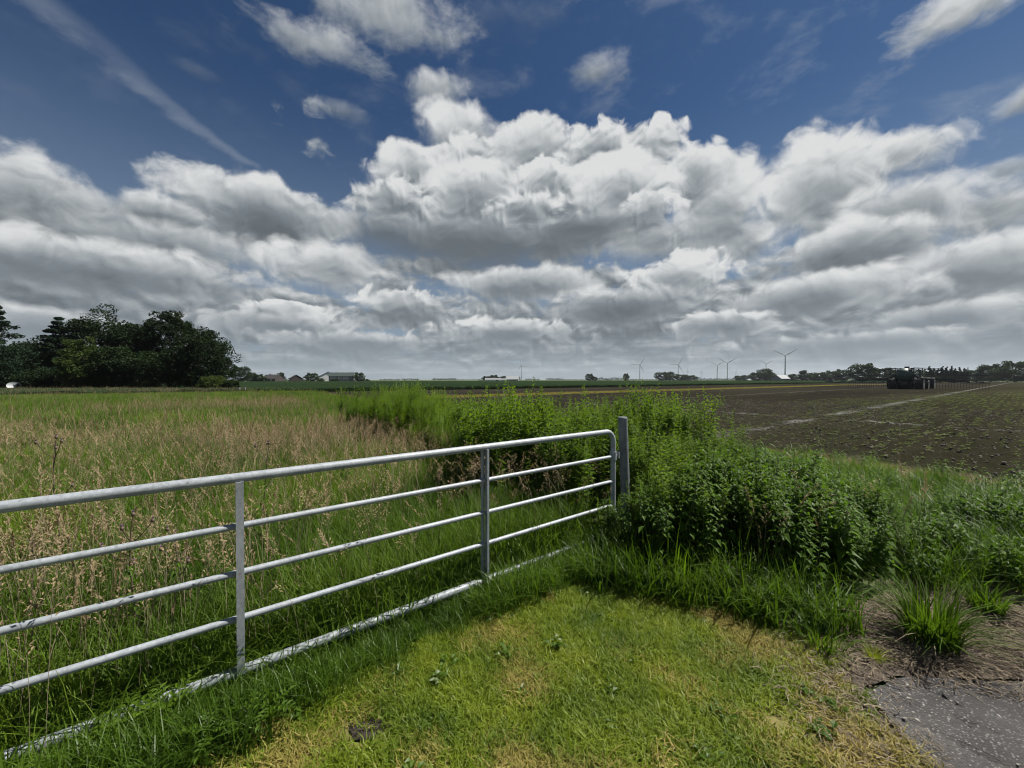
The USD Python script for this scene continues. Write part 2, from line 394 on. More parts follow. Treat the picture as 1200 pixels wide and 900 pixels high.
M = {}
M['steel'] = galvanised()
M['post_steel'] = plain('weathered_post_steel', (.10, .11, .118), .6, metal=.1, var=.3, scale=14., bump=.1)
M['lawn'] = leaf_mat('lawn_grass', [(.058, .10, .008), (.125, .17, .012), (.205, .23, .022), (.31, .28, .065)], .44, .5, 2.6, spec=.25)
M['lawn_dry'] = leaf_mat('dry_lawn_grass', [(.11, .115, .02), (.20, .17, .045), (.29, .22, .085), (.36, .28, .13)], .3, .6, 2.5)
M['grass'] = leaf_mat('lush_grass', [(.032, .068, .006), (.068, .122, .009), (.125, .18, .017)], .47, .45, .9, spec=.28)
M['meadow'] = leaf_mat('meadow_grass', [(.034, .070, .007), (.070, .122, .011), (.125, .175, .018), (.17, .17, .035)], .45, .55, .5)
M['seed'] = leaf_mat('seed_heads', [(.15, .112, .062), (.24, .185, .108), (.34, .275, .17)], .3, .7, .6, tint=(1.1, 1, .8))
M['straw'] = leaf_mat('straw', [(.12, .095, .065), (.23, .185, .13), (.40, .34, .25)], .15, .7, 3., tint=(1, 1, .8))
M['tussock'] = leaf_mat('tussock_grass', [(.03, .062, .006), (.058, .105, .009), (.10, .15, .017)], .45, .65, 3., spec=.06)
M['nettle'] = leaf_mat('nettle_leaves', [(.034, .074, .006), (.065, .125, .010), (.115, .18, .018)], .5, .55, 1.6, spec=.14)
M['weed'] = leaf_mat('weed_leaves', [(.046, .092, .007), (.088, .152, .010), (.15, .22, .016)], .55, .55, .9, tint=(1.35, 1.3, .4), spec=.15)
M['stem'] = plain('green_stems', (.06, .085, .025), .6)
M['brown_stem'] = plain('brown_stems', (.06, .04, .025), .7)
M['purple'] = plain('thistle_purple', (.14, .06, .13), .8)
M['catkin'] = leaf_mat('nettle_catkins', [(.06, .08, .03), (.11, .12, .06)], .3, .7, 2.)
M['seedling'] = leaf_mat('seedlings', [(.06, .085, .02), (.09, .115, .03), (.13, .14, .045)], .35, .6, .3, spec=.1)
M['tree'] = leaf_mat('tree_leaves', [(.007, .014, .005), (.011, .023, .006), (.018, .032, .008)], .2, .65, .25, spec=.08)
M['light_tree'] = leaf_mat('light_tree_leaves', [(.024, .04, .009), (.036, .056, .011), (.05, .07, .014)], .35, .6, .4, spec=.1)
M['needles'] = leaf_mat('needles', [(.007, .016, .008), (.011, .023, .010), (.017, .030, .011)], .1, .7, .3, spec=.08)
M['bark'] = plain('bark', (.05, .04, .032), .9, bump=.5, bscale=8.)
M['far_tree'] = leaf_mat('far_tree_leaves', [(.016, .032, .012), (.026, .046, .014), (.04, .062, .018)], .22, .7, .05, spec=.06)
M['crop'] = leaf_mat('crop_leaves', [(.011, .020, .010), (.015, .026, .0115), (.021, .034, .014)], .1, .9, .08, spec=.0)
M['soil_clod'] = plain('soil_clods', (.07, .055, .042), .9, var=.4, scale=3.)
M['white_paint'] = plain('white_paint', (.72, .73, .73), .5, var=.05)
M['dish_grey'] = plain('dish_grey_paint', (.26, .275, .285), .6, var=.08)
M['turbine'] = plain('turbine_white', (.24, .25, .26), .6, var=.03)
M['dark_paint'] = plain('dark_machine_paint', (.022, .025, .024), .5, var=.3)
M['green_paint'] = plain('green_machine_paint', (.02, .04, .03), .45, var=.2)
M['rubber'] = plain('rubber', (.018, .018, .018), .8, var=.2)
M['glass'] = plain('dark_window_glass', (.03, .035, .04), .12, var=.1)
M['brick'] = plain('red_brick', (.022, .017, .015), .9, var=.2, scale=2.)
M['grey_wall'] = plain('grey_wall', (.12, .125, .12), .8, var=.12, scale=1.)
M['roof_brown'] = plain('brown_tiles', (.016, .0145, .014), .9, var=.25, scale=1.)
M['roof_green'] = plain('green_roof_sheet', (.012, .024, .02), .8, var=.2)
M['roof_pale'] = plain('pale_roof_sheet', (.17, .18, .19), .8, var=.08)


def ground_mat(name, cols, scale, rough=.95, bump=.6, bscale=14., dist=.03, extra=None):
    g = Graph(); pos = g('geometry')
    n = g('noise_texture', vector=pos, scale=scale, detail=8., roughness=.65)
    f = g('noise_texture', vector=pos, scale=bscale, detail=6., roughness=.7)
    k = g.mad(g.sub(f, .5), .7, g.lin(n, .3, .7))
    c = g('rgb_ramp', fac=k, ramp=[(i/(len(cols)-1), x) for i, x in enumerate(cols)])
    p = g('principled_bsdf', base_color=c, roughness=rough, specular_ior_level=.2, normal=g('bump', height=f, strength=bump, distance=dist))
    return g.build('/World/Looks/'+name, surface=str(p))


M['earth'] = ground_mat('grassland_earth', [(.022, .035, .010), (.035, .052, .014), (.055, .06, .02)], .6)
M['thatch'] = ground_mat('lawn_thatch', [(.04, .05, .012), (.10, .09, .03), (.17, .13, .06)], 1.6, bscale=60., dist=.01)
M['dirt'] = ground_mat('bare_dirt', [(.035, .028, .023), (.065, .052, .042), (.11, .092, .074)], 4., bscale=50., dist=.02, bump=.9)


M['mole_earth'] = ground_mat('bare_patch_earth', [(.022, .017, .014), (.042, .034, .028), (.075, .062, .05)], 9., bscale=120., dist=.02, bump=1.)


def field_mat():
    """Ploughed soil in rows along a, with damp wheel tracks that shine and a strip of dry grass."""
    g = Graph(); pos = g('geometry')
    q = g('mapping', vector=pos, rotation=(0, 0, -math.atan2(.6, .8)))       # x = a, y = b
    a = g('separate_xyz', vector=q); b = g.again(a, 'y')
    big = g('noise_texture', vector=g('mapping', vector=q, scale=(.02, .12, 1)), scale=1., detail=6., roughness=.6)
    clod = g('noise_texture', vector=pos, scale=4., detail=9., roughness=.76)
    row = g.m('sine', g.mad(b, 2*math.pi/.5, g.mul(clod, 1.2)))
    k = g.mad(row, .05, g.mad(clod, .8, g.mul(g.sub(big, .5), .7)))
    c = g('rgb_ramp', fac=k, ramp=[(.15, (.007, .0065, .0056)), (.4, (.0155, .014, .0118)), (.65, (.029, .0262, .0215)), (.9, (.048, .0435, .0355))])
    # a far tinge of young plants, stronger on the near side
    tinge = g.mul(g.lin(b, -6, 10, .45, .05), g.lin(big, .3, .65, .3, 1.0))
    c = g.mix(tinge, c, (.055, .058, .022))
    # strip of dry grass between the two pieces of land
    st = g.mul(g.step(g.m('absolute', g.add(b, -31.5)), .5, 1.3, 1, 0), g.lin(clod, .3, .55))
    c = g.mix(st, c, (.16, .135, .05))
    edge = g.mul(g.step(a, 9.3, 10.4, 1, 0), g.lin(clod, .3, .5)); c = g.mix(g.mul(edge, .8), c, (.12, .088, .05))
    def track(v, at_, w):
        d = g.m('absolute', g.mad(g.sub(clod, .5), .5, g.sub(v, at_)))
        return g.mul(g.step(d, w*.2, w, 1, 0), g.lin(g('noise_texture', vector=g('mapping', vector=pos, location=(at_, 0, 0)), scale=.35, detail=6., roughness=.7), .44, .64))
    wet = g.m('maximum', track(b, 5.2, .42), g.m('maximum', track(a, 19.5, .3), g.mul(track(b, 17.8, .5), .5)))
    c = g.mix(g.mul(wet, .5), c, (.05, .048, .046))
    rough = g.mad(wet, -.30, .92)
    bump = g('bump', height=g.mad(row, .06, clod), strength=g.mad(wet, -.6, .9), distance=.12)
    return g.build('/World/Looks/ploughed_soil', surface=str(g('principled_bsdf', base_color=c, roughness=rough, specular_ior_level=g.mul(wet, .30), normal=bump)))


M['field'] = field_mat()


def asphalt_mat():
    g = Graph(); pos = g('geometry')
    v = g('voronoi_texture', vector=pos, scale=95.); vc = g('separate_color', color=g.again(v, 'color'), out='r')
    n = g('noise_texture', vector=pos, scale=3., detail=6., roughness=.6); f = g('noise_texture', vector=pos, scale=160., detail=4., roughness=.7)
    c = g.mix(g.lin(n, .3, .7), (.034, .032, .032), (.072, .069, .067))
    c = g.mix(g.mul(g.step(v, .28, .42, 1, 0), g.lin(vc, .4, .95, 0, .95)), c, (.22, .21, .195))
    c = g.mix(g.lin(f, .55, .75, 0, .5), c, (.125, .12, .115))
    h = g.mad(g.lin(v, 0, .6, 1, 0), .6, f)
    return g.build('/World/Looks/asphalt', surface=str(g('principled_bsdf', base_color=c, roughness=.85, specular_ior_level=.2, normal=g('bump', height=h, strength=1.0, distance=.012))))


M['asphalt'] = asphalt_mat()
M['white_wall'] = plain('weathered_white_wall', (.42, .43, .43), .7, var=.12, scale=.6)
M['chipping'] = plain('pale_chippings', (.21, .20, .185), .7, var=.35, scale=30.)

# ---------------------------------------------------------------- the ground
def sheet(poly, step, z, rng, edge=0., amp=0., freq=8.):
    """A sheet over a polygon that follows the ground."""
    import shapely
    P = shapely.Polygon(poly)
    if edge:
        ring = P.exterior; n = int(ring.length/step); q = np.array([ring.interpolate(i*ring.length/n).coords[0] for i in range(n)])
        q += meshkit.noise(np.column_stack([q*3.1, np.zeros(len(q))]))[:, None]*edge*np.array([[1., .6]]) + rng.normal(0, edge*.25, q.shape)
        P = shapely.Polygon(q).buffer(0)
        if P.geom_type != 'Polygon': P = max(P.geoms, key=lambda x: x.area)
    ring = P.exterior; n = max(8, int(ring.length/step)); rp = np.array([ring.interpolate(i*ring.length/n).coords[0] for i in range(n)])
    inner = scatter(np.array(P.buffer(-step*.6).exterior.coords) if P.buffer(-step*.6).geom_type == 'Polygon' else np.array(P.exterior.coords), step, rng, .25)
    from scipy.spatial import Delaunay
    pts = np.vstack([rp, inner]); T = Delaunay(pts).simplices
    cen = pts[T].mean(1); T = T[shapely.contains_xy(P, cen[:, 0], cen[:, 1])]
    zz = ground_z(pts)+z
    if amp: zz = zz+fb(np.column_stack([pts*freq, np.zeros(len(pts))]), 4)*amp
    v = np.column_stack([pts, zz]); c = np.cross(v[T[:, 1]]-v[T[:, 0]], v[T[:, 2]]-v[T[:, 0]])[:, 2] < 0
    T[c] = T[c][:, ::-1]
    return trimesh.Trimesh(v, T, process=False)


def polar_ground():
    rr = np.concatenate([[0], np.geomspace(.4, 5000, 140)]); th = np.linspace(0, 2*np.pi, 241)[:-1]
    p = [[0, 0]]; 
    pts = np.vstack([[[0, 0]], np.stack([rr[1:, None]*np.cos(th), rr[1:, None]*np.sin(th)], -1).reshape(-1, 2)])
    n = len(th); f = [[0, 1+j, 1+(j+1) % n] for j in range(n)]
    I, J = np.meshgrid(np.arange(len(rr)-2), np.arange(n), indexing='ij'); a = 1+I*n+J; b = 1+I*n+(J+1) % n
    f = np.vstack([f, np.stack([a, a+n, b], -1).reshape(-1, 3), np.stack([b, a+n, b+n], -1).reshape(-1, 3)])
    return trimesh.Trimesh(np.column_stack([pts, ground_z(pts)-.012]), f, process=False)


tag(obj('ground', polar_ground(), M['earth'], smooth=True), kind='structure')
LAWN = np.array([(-2.2, .2), gp(225, 905), gp(375, 825), gp(480, 765), gp(590, 715), gp(680, 686), gp(780, 702), gp(970, 765), gp(985, 800), gp(1015, 840), gp(1085, 905), (1.6, -.6), (-2.4, -.6)])
tag(obj('lawn_ground', sheet(LAWN, .12, .004, R(2), amp=.015), M['thatch'], smooth=True), kind='structure')
DIRT = np.array([gp(935, 760), gp(960, 728), gp(1060, 695), gp(1205, 680), (5.5, 2.9), (5.5, 2.0), gp(1205, 806), gp(1045, 800), gp(1010, 820), gp(1088, 905), (1.66, .2), (1.35, .2), gp(985, 905), gp(935, 840)])
tag(obj('bare_dirt', sheet(DIRT, .05, .004, R(3), edge=.03, amp=.022, freq=5.), M['dirt'], smooth=True), kind='structure')


def asphalt():
    poly = np.array([gp(1020, 824), gp(1050, 806), gp(1085, 803), gp(1130, 807), gp(1205, 810), (3.4, 2.02), (6, 1.9), (6, -2), (1.45, -2), (1.6, .8), gp(1088, 905), gp(1050, 862)])
    m = sheet(poly, .02, .017, R(5), edge=.022, amp=.005, freq=5.)
    v = m.vertices.copy(); p = v[:, :2]
    cracks = [[(1045, 846), (1075, 858), (1100, 867), (1130, 882), (1165, 899), (1200, 912)], [(1083, 812), (1108, 826), (1128, 836)], [(1124, 849), (1142, 860), (1170, 868)], [(1120, 800), (1170, 818), (1205, 826)]]
    for c in cracks:
        q = np.array([gp(*k) for k in c])
        for s, e in zip(q[:-1], q[1:]):
            d = e-s; L = np.linalg.norm(d); t = np.clip(((p-s)@d)/L**2, 0, 1); dist = np.linalg.norm(p-s-t[:, None]*d, axis=1)
            v[:, 2] -= .016*np.exp(-(dist/.010)**2)
    m.vertices = v
    # the worn edge drops to the dirt
    return m


tag(obj('asphalt_path', asphalt(), M['asphalt'], smooth=True), kind='structure')

# the ploughed field: a sheet in rows, rough near the camera
def field():
    a = np.concatenate([np.arange(8.6, 34, .17), np.geomspace(34, 420, 90)]); b = np.concatenate([-np.geomspace(400, 22, 50), np.arange(-21.8, 26, .17), np.geomspace(26, 58, 30)])
    A, B = np.meshgrid(a, b, indexing='ij'); p = AB(A, B).reshape(-1, 2); d = np.hypot(p[:, 0], p[:, 1])
    z = ground_z(p)+.02; fade = np.clip(1.4-d/30, 0, 1)
    z += fade*(.02*np.cos(2*np.pi*B.ravel()/.5)+.09*fb(np.column_stack([p*4.2, np.zeros(len(p))]), 4))
    z = np.maximum(z, ground_z(p)-.004)
    n = len(b); I, J = np.meshgrid(np.arange(len(a)-1), np.arange(n-1), indexing='ij'); k = I*n+J
    f = np.vstack([np.stack([k, k+n, k+1], -1).reshape(-1, 3), np.stack([k+1, k+n, k+n+1], -1).reshape(-1, 3)])
    return trimesh.Trimesh(np.column_stack([p, z]), f, process=False)


tag(obj('ploughed_field', field(), M['field'], smooth=True), kind='structure')
GB = 2.41                                                            # the gate's line in field coordinates

# ---------------------------------------------------------------- grasses and herbs
def ribbon(base, az, h, w, lean, rng, seg=3, twist=0.):
    """Many blades at once: base (n,2), az, h, w, lean (n,)."""
    n = len(az); ts = np.linspace(0, 1, seg+1); dx = np.stack([np.cos(az), np.sin(az)], 1); side = np.stack([-np.sin(az+twist), np.cos(az+twist)], 1)
    V = []
    for t in ts:
        off = lean*h*t**2; z = h*(t-.45*np.clip(lean, 0, 1.4)*t**2.2)
        c = np.column_stack([base+dx*off[:, None], z])
        ww = w*(1-t**1.6)*.5
        if t < 1: V += [c+np.column_stack([side*ww[:, None], np.zeros(n)]), c-np.column_stack([side*ww[:, None], np.zeros(n)])]
        else: V.append(c)
    V = np.stack(V, 1); k = V.shape[1]; f = []
    for i in range(seg-1): f += [[2*i, 2*i+1, 2*i+3], [2*i, 2*i+3, 2*i+2]]
    f.append([2*seg-2, 2*seg-1, 2*seg])
    F = (np.arange(n)[:, None, None]*k+np.array(f)[None]).reshape(-1, 3)
    return trimesh.Trimesh(V.reshape(-1, 3), F, process=False)


def disc(n, rad, rng): 
    r = rad*np.sqrt(rng.uniform(0, 1, n)); a = rng.uniform(0, 2*np.pi, n); return np.stack([r*np.cos(a), r*np.sin(a)], 1)


def blades(n, rad, h, w, lean, rng, seg=3):
    return ribbon(disc(n, rad, rng), rng.uniform(0, 2*np.pi, n), rng.uniform(*h, n), rng.uniform(*w, n), rng.uniform(*lean, n), rng, seg, rng.uniform(-.6, .6, n))


def flakes(c, dirs, L, W, rng, droop=.2):
    """Small pointed leaves: c (n,3) foot, dirs (n,3) unit."""
    n = len(c); up = np.array([0, 0, 1.]); s = np.cross(dirs, up); s /= np.linalg.norm(s, axis=1, keepdims=True)+1e-9
    nn = np.cross(s, dirs); L = np.broadcast_to(L, n)[:, None]; W = np.broadcast_to(W, n)[:, None]
    m = c+dirs*L*.42; tip = c+dirs*L-nn*0-up*L*droop
    V = np.stack([c, m+s*W/2+nn*W*.18, tip, m-s*W/2+nn*W*.18, m-nn*W*.06], 1)
    f = np.array([[0, 4, 1], [1, 4, 2], [0, 3, 4], [4, 3, 2]])
    F = (np.arange(n)[:, None, None]*5+f[None]).reshape(-1, 3)
    return trimesh.Trimesh(V.reshape(-1, 3), F, process=False)


def unit(v): return v/(np.linalg.norm(v, axis=-1, keepdims=True)+1e-12)


def seed_stem(rng, h, kind):
    """A flowering grass stem and its head."""
    az = rng.uniform(0, 2*np.pi); lean = rng.uniform(.1, .5); d = np.array([math.cos(az), math.sin(az), 0])
    t = np.linspace(0, 1, 7); p = d[None]*(lean*h*t**2.4)[:, None]*.7+np.outer(h*(t-.22*lean*t**4), [0, 0, 1.])
    stem = tube(p, np.linspace(.0014, .0008, 7), 3, cap=False)
    n = 26 if kind == 0 else 18; k = np.linspace(.76 if kind == 0 else .80, 1.0, n)
    c = np.stack([np.interp(k, t, p[:, i]) for i in range(3)], 1)
    ax = unit(np.gradient(c, axis=0)); an = rng.uniform(0, 2*np.pi, n)
    rad = np.stack([np.cos(an), np.sin(an), np.zeros(n)], 1)
    dirs = unit(ax+rad*(.35 if kind == 0 else .9)+[0, 0, -.1]); spread = (.004 if kind == 0 else .028)*np.sin(np.pi*np.clip((k-.74)/.27, .05, .97))
    head = flakes(c+rad*spread[:, None]*rng.uniform(.3, 1, (n, 1)), dirs, rng.uniform(.018, .034, n), rng.uniform(.005, .011, n), rng, .25)
    return stem, head


def meadow_clump(seed, nb, ns, h, rad=.3, wide=1.0):
    rng = R(seed); b = blades(nb, rad, (h*.45, h*1.0), (.004*wide, .008*wide), (.15, .9), rng, 3)
    st, hd = [], []
    for i in range(ns):
        s, q = seed_stem(rng, h*rng.uniform(1.0, 1.5), int(rng.integers(0, 2))); o = [*disc(1, rad, rng)[0], 0]
        s.apply_translation(o); q.apply_translation(o); st.append(s); hd.append(q)
    return [('blades', b, M['meadow']), ('stems', join(st) if st else None, M['straw']), ('seed_heads', join(hd) if hd else None, M['seed'])]


rng = R(11)
SECT = lambda p, lo=-64, hi=63: (np.degrees(np.arctan2(p[:, 0], p[:, 1])) > lo) & (np.degrees(np.arctan2(p[:, 0], p[:, 1])) < hi)
# the meadow beyond the gate, thinner and coarser with the distance
near_protos = [meadow_clump(100+i, 150, ns, .58) for i, ns in enumerate((6, 9, 4, 13, 1, 6))]
far_protos = [meadow_clump(120+i, 170, ns, .54, .55, 2.2) for i, ns in enumerate((7, 14, 2, 22))]
MEADOW_NEAR = np.vstack([AB(*k) for k in [(-4.5, 2.55), (3.0, 2.55), (3.3, 9), (-6, 11), (-9, 8)]])
p1 = scatter(MEADOW_NEAR, .22, rng); p1 = p1[SECT(p1) & (p1[:, 1] > .5)]
dry = fb(np.column_stack([p1*.55, np.full(len(p1), 4.)]), 3)
i1 = np.where(dry > .12, rng.choice([1, 3, 0], len(p1)), np.where(dry < -.02, rng.choice([4, 2], len(p1)), rng.choice([0, 2, 5], len(p1))))
instancer('meadow_grass', near_protos, p1, rng, (.8, 1.2), 'tall meadow grass with beige seed heads behind the gate', 'grass', idx=i1)
MEADOW_FAR = np.vstack([AB(*k) for k in [(-9, 8), (-6, 11), (3.3, 9), (2.6, 64), (-26, 84), (-80, 50), (-46, 2)]])
p2 = scatter(MEADOW_FAR, .40, rng); p2 = p2[SECT(p2, -56, 20) & (np.hypot(*p2.T) < 24)]
p3 = scatter(MEADOW_FAR, .8, rng); p3 = p3[SECT(p3, -56, 20) & (np.hypot(*p3.T) >= 24) & (np.hypot(*p3.T) < 98)]
pp = np.vstack([p2, p3]); sc = np.concatenate([rng.uniform(.8, 1.2, len(p2)), rng.uniform(.8, 1.1, len(p3))])
dry = fb(np.column_stack([pp*.16, np.full(len(pp), 9.)]), 3)
i2 = np.where(dry > .09, rng.choice([1, 3, 0], len(pp)), np.where(dry < -.04, 2, rng.choice([0, 2], len(pp))))
i2[len(p2):] = np.where(rng.uniform(size=len(p3)) < .82, 2, i2[len(p2):])
instancer('meadow_grass', far_protos, pp, rng, label='far part of the meadow towards the dark trees', cat='grass', idx=i2, sc=sc)

# lush grass along the gate and before the nettles
def lush(seed, n=90, h=(.10, .36), rad=.14): return [('blades', blades(n, rad, h, (.005, .0115), (.1, 1.1), R(seed), 4), M['grass'])]
STRIP = np.array([(-2.9, .2), AB(-1.6, 2.0), AB(0, 1.85), AB(1.5, 1.8), AB(2.3, 1.6), gp(800, 700), gp(900, 735), gp(985, 755), gp(990, 715), AB(3.2, 1.3), AB(3.0, 2.7), AB(0, 2.75), AB(-2.4, 2.7)])
STRIP[1:6] = [gp(215, 915), gp(270, 890), gp(385, 822), gp(485, 766), gp(595, 716)]; STRIP = np.insert(STRIP, 6, gp(690, 684), 0)
q = scatter(STRIP, .085, rng); q = q[SECT(q, -65, 65)]
qb = q@np.array([-.6, .8]); qa = q@np.array([.8, .6])
keep = (q[:, 0] < .75) | (rng.uniform(size=len(q)) < .45); q, qa, qb = q[keep], qa[keep], qb[keep]
hs = np.where(qb < GB+.04, (.36+.5*np.clip((GB-qb)/.35, 0, 1)+.40*np.clip((qa-1.3)/1.2, 0, 1.0))+.25*fb(np.column_stack([q*2.2, np.zeros(len(q))]), 2), .8)*rng.uniform(.75, 1.2, len(q))
instancer('gate_side_grass', [lush(200+i) for i in range(5)], q, rng, sc=hs, label='lush dark green grass growing along the foot of the gate', cat='grass')
FRINGE = np.array([gp(640, 668), gp(690, 672), gp(800, 712), gp(900, 752), gp(985, 765), (2.28, 2.66), (1.75, 2.9), (1.2, 3.1), (.85, 3.3), (.45, 3.1)])
q = scatter(FRINGE, .23, rng); q = q[(q[:, 0] < 1.75) | (rng.uniform(size=len(q)) < .45)]; q = q[fb(np.column_stack([q*2.4, np.zeros(len(q))]), 2) > -.28]
instancer('fringe_grass', [lush(250+i, k, (.12, .50), .09) for i, k in enumerate((14, 26, 34, 20))], q, rng, (.55, 1.1), 'tall bright grass blades standing before the nettles', 'grass')
q = scatter(np.array([(.5, 3.2), (1.2, 3.0), (2.2, 2.65), (3.4, 2.8), (3.6, 3.4), (2.4, 3.3), (1.2, 3.4)]), .42, rng)
instancer('seeding_grass', [meadow_clump(160+i, 14, k, .62, .16) for i, k in enumerate((2, 4, 3))], q, rng, (.75, 1.15), 'scattered flowering grass stems among the nettles', 'grass')
# mown lawn
def turf(seed, m, n=165): return [('blades', blades(n, .095, (.016, .07), (.0035, .0075), (.2, 1.5), R(seed), 3), M[m])]
turfs = [turf(300, 'lawn'), turf(301, 'lawn'), turf(302, 'lawn'), turf(303, 'lawn_dry'), turf(304, 'lawn_dry')]
q = scatter(LAWN, .07, rng); q = q[(q[:, 1] > .9)]
dry = .8*fb(np.column_stack([q*1.1, np.full(len(q), 2.)]), 3)+.8*fb(np.column_stack([q*4.5, np.full(len(q), 7.)]), 3)
edge = np.linalg.norm(q-np.array([1.5, 1.5]), axis=1); ledge = np.abs(((q-gp(330, 840))@np.array([-.55, .83])))
bias = .55*np.exp(-(edge/.33)**2)+.10*np.exp(-(ledge/.2)**2)+.22*np.exp(-(np.linalg.norm(q-gp(650, 715), axis=1)/.4)**2)+.06
i4 = np.where(dry+bias+rng.normal(0, .05, len(q)) > .10, rng.choice([3, 4], len(q)), rng.choice([0, 1, 2], len(q)))
bare = np.linalg.norm((q-gp(428, 862))/[.15, .10], axis=1) < 1.0
keep = ~bare & ~((edge < .55) & (rng.uniform(size=len(q)) < .35))
instancer('lawn_grass', turfs, q[keep], rng, (.8, 1.25), 'short mown yellow green lawn before the gate', 'grass', z=.004, idx=i4[keep], tilt=.03)
def clover(seed, n=16):
    r = R(seed); a = r.uniform(0, 6.28, n); e = r.uniform(.05, .6, n); o = np.column_stack([disc(n, .035, r), r.uniform(.008, .03, n)]); L = r.uniform(.018, .042, n)
    return [('leaves', flakes(o, np.stack([np.cos(a)*np.cos(e), np.sin(a)*np.cos(e), np.sin(e)], 1), L, L*.6, r, .2), M['grass'])]
q = scatter(LAWN, .16, rng); q = q[(q[:, 1] > 1.0) & (rng.uniform(size=len(q)) < .25)]
instancer('lawn_weeds', [clover(320+i) for i in range(4)], q, rng, (.6, 1.4), 'small broad leaved weeds among the mown lawn', 'weeds', z=.012)
# straw and dead stalks on the dirt
def straws(seed, n=70):
    r = R(seed); ms = []
    p = disc(n, .16, r)
    for i in range(n):
        a = r.uniform(0, 2*np.pi); L = r.uniform(.015, .07); d = np.array([math.cos(a), math.sin(a), r.normal(0, .12)])*L/2; c = np.array([*p[i], r.uniform(.004, .02)])
        bend = np.array([-d[1], d[0], abs(r.normal(0, .3))*L])*.25
        ms.append(tube([c-d, c+bend, c+d], r.uniform(.0006, .0018), 3, cap=False))
    return [('stalks', join(ms), M['straw'])]
q = scatter(DIRT, .105, rng); q = q[(q[:, 1] > 1.0)]
instancer('straw_litter', [straws(400+i) for i in range(4)], q, rng, (.8, 1.3), 'dead straw and stalks scattered on the bare dirt', 'straw', z=.016, tilt=.03)

# nettles
def nettle(rng, h):
    az, lean = rng.uniform(0, 2*np.pi), rng.uniform(0, .18); d = np.array([math.cos(az), math.sin(az), 0]); t = np.linspace(0, 1, 6)
    P = d*(lean*h*t**2)[:, None]+np.outer(h*t, [0, 0, 1.]); st = tube(P, np.linspace(.004, .0018, 6), 4, cap=False)
    nodes = np.arange(.16, h*.995, .052); C, D, L = [], [], []; ph = rng.uniform(0, np.pi)
    for i, z in enumerate(nodes):
        k = z/h; c = np.array([np.interp(z, P[:, 2], P[:, 0]), np.interp(z, P[:, 2], P[:, 1]), z])
        for s in (0, np.pi):
            a = ph+i*np.pi/2+s+rng.normal(0, .25); el = .35-.35*(1-k)+rng.normal(0, .15)
            C.append(c); D.append([math.cos(a)*math.cos(el), math.sin(a)*math.cos(el), math.sin(el)]); L.append((.155-.09*max(0, k-.35)/.65)*rng.uniform(.6, 1.25)*(.6 if z < .3 else 1))
    L = np.array(L); C = np.array(C); D = np.array(D)
    lv = flakes(C+D*.018, D, L, L*.52, rng, .45)
    m = (C[:, 2] > .55*h) & (C[:, 2] < .93*h); cc = C[m]; dd = unit(D[m]*[1, 1, 0]+[0, 0, -.35])
    ck = flakes(cc, unit(dd+rng.normal(0, .3, (len(cc), 3))), .05, .005, rng, .4)
    return st, lv, ck


def herb_clump(fn, seed, k, h, rad, mats):
    r = R(seed); out = None
    for i in range(k):
        parts = fn(r, r.uniform(*h)); o = [*disc(1, rad, r)[0], 0]
        for p in parts: p.apply_translation(o)
        out = [[p] for p in parts] if out is None else [a+[b] for a, b in zip(out, parts)]
    return [(nm, join(ms), M[ma]) for ms, (nm, ma) in zip(out, mats)]


NM = [('stems', 'stem'), ('leaves', 'nettle'), ('catkins', 'catkin')]
def edge_in(poly, p):
    import shapely
    return shapely.distance(shapely.Polygon(poly).exterior, shapely.points(p))


nettles = [herb_clump(nettle, 500+i, 5, (.75, 1.0), .16, NM) for i in range(6)]
low_nettles = [herb_clump(nettle, 520+i, 5, (.4, .62), .16, NM) for i in range(3)]
# the taller bright herbs on the bank behind the gate
def weed(rng, h):
    az, lean = rng.uniform(0, 2*np.pi), rng.uniform(0, .15); d = np.array([math.cos(az), math.sin(az), 0]); t = np.linspace(0, 1, 6)
    P = d*(lean*h*t**2)[:, None]+np.outer(h*t, [0, 0, 1.]); st = [tube(P, np.linspace(.005, .002, 6), 4, cap=False)]
    C, D, L = [], [], []
    def dress(Q, z0, step, L0, tip):
        n = int((1-z0)*np.linalg.norm(Q[-1]-Q[0])/step); ks = np.linspace(z0, 1, max(n, 4))
        tt = np.linspace(0, 1, len(Q))
        for i, k in enumerate(ks):
            c = np.array([np.interp(k, tt, Q[:, j]) for j in range(3)]); a = i*2.4+rng.normal(0, .3); el = .25+.75*k**3+rng.normal(0, .2)
            C.append(c); D.append([math.cos(a)*math.cos(el), math.sin(a)*math.cos(el), math.sin(el)]); L.append(L0*(1-.5*k**4)*rng.uniform(.75, 1.15))
    dress(P, .2, .019, .105, 0)
    for b in range(int(rng.integers(2, 5))):
        k = rng.uniform(.5, .85); c = np.array([np.interp(k, t, P[:, j]) for j in range(3)]); a = rng.uniform(0, 2*np.pi); Lb = h*rng.uniform(.15, .28)
        Q = c+np.outer(np.linspace(0, 1, 4), np.array([math.cos(a)*.55, math.sin(a)*.55, .85])*Lb); st.append(tube(Q, np.linspace(.0025, .0015, 4), 3, cap=False)); dress(Q, .15, .02, .08, 0)
    L = np.array(L); return join(st), flakes(np.array(C), np.array(D), L, L*.36, rng, .3)


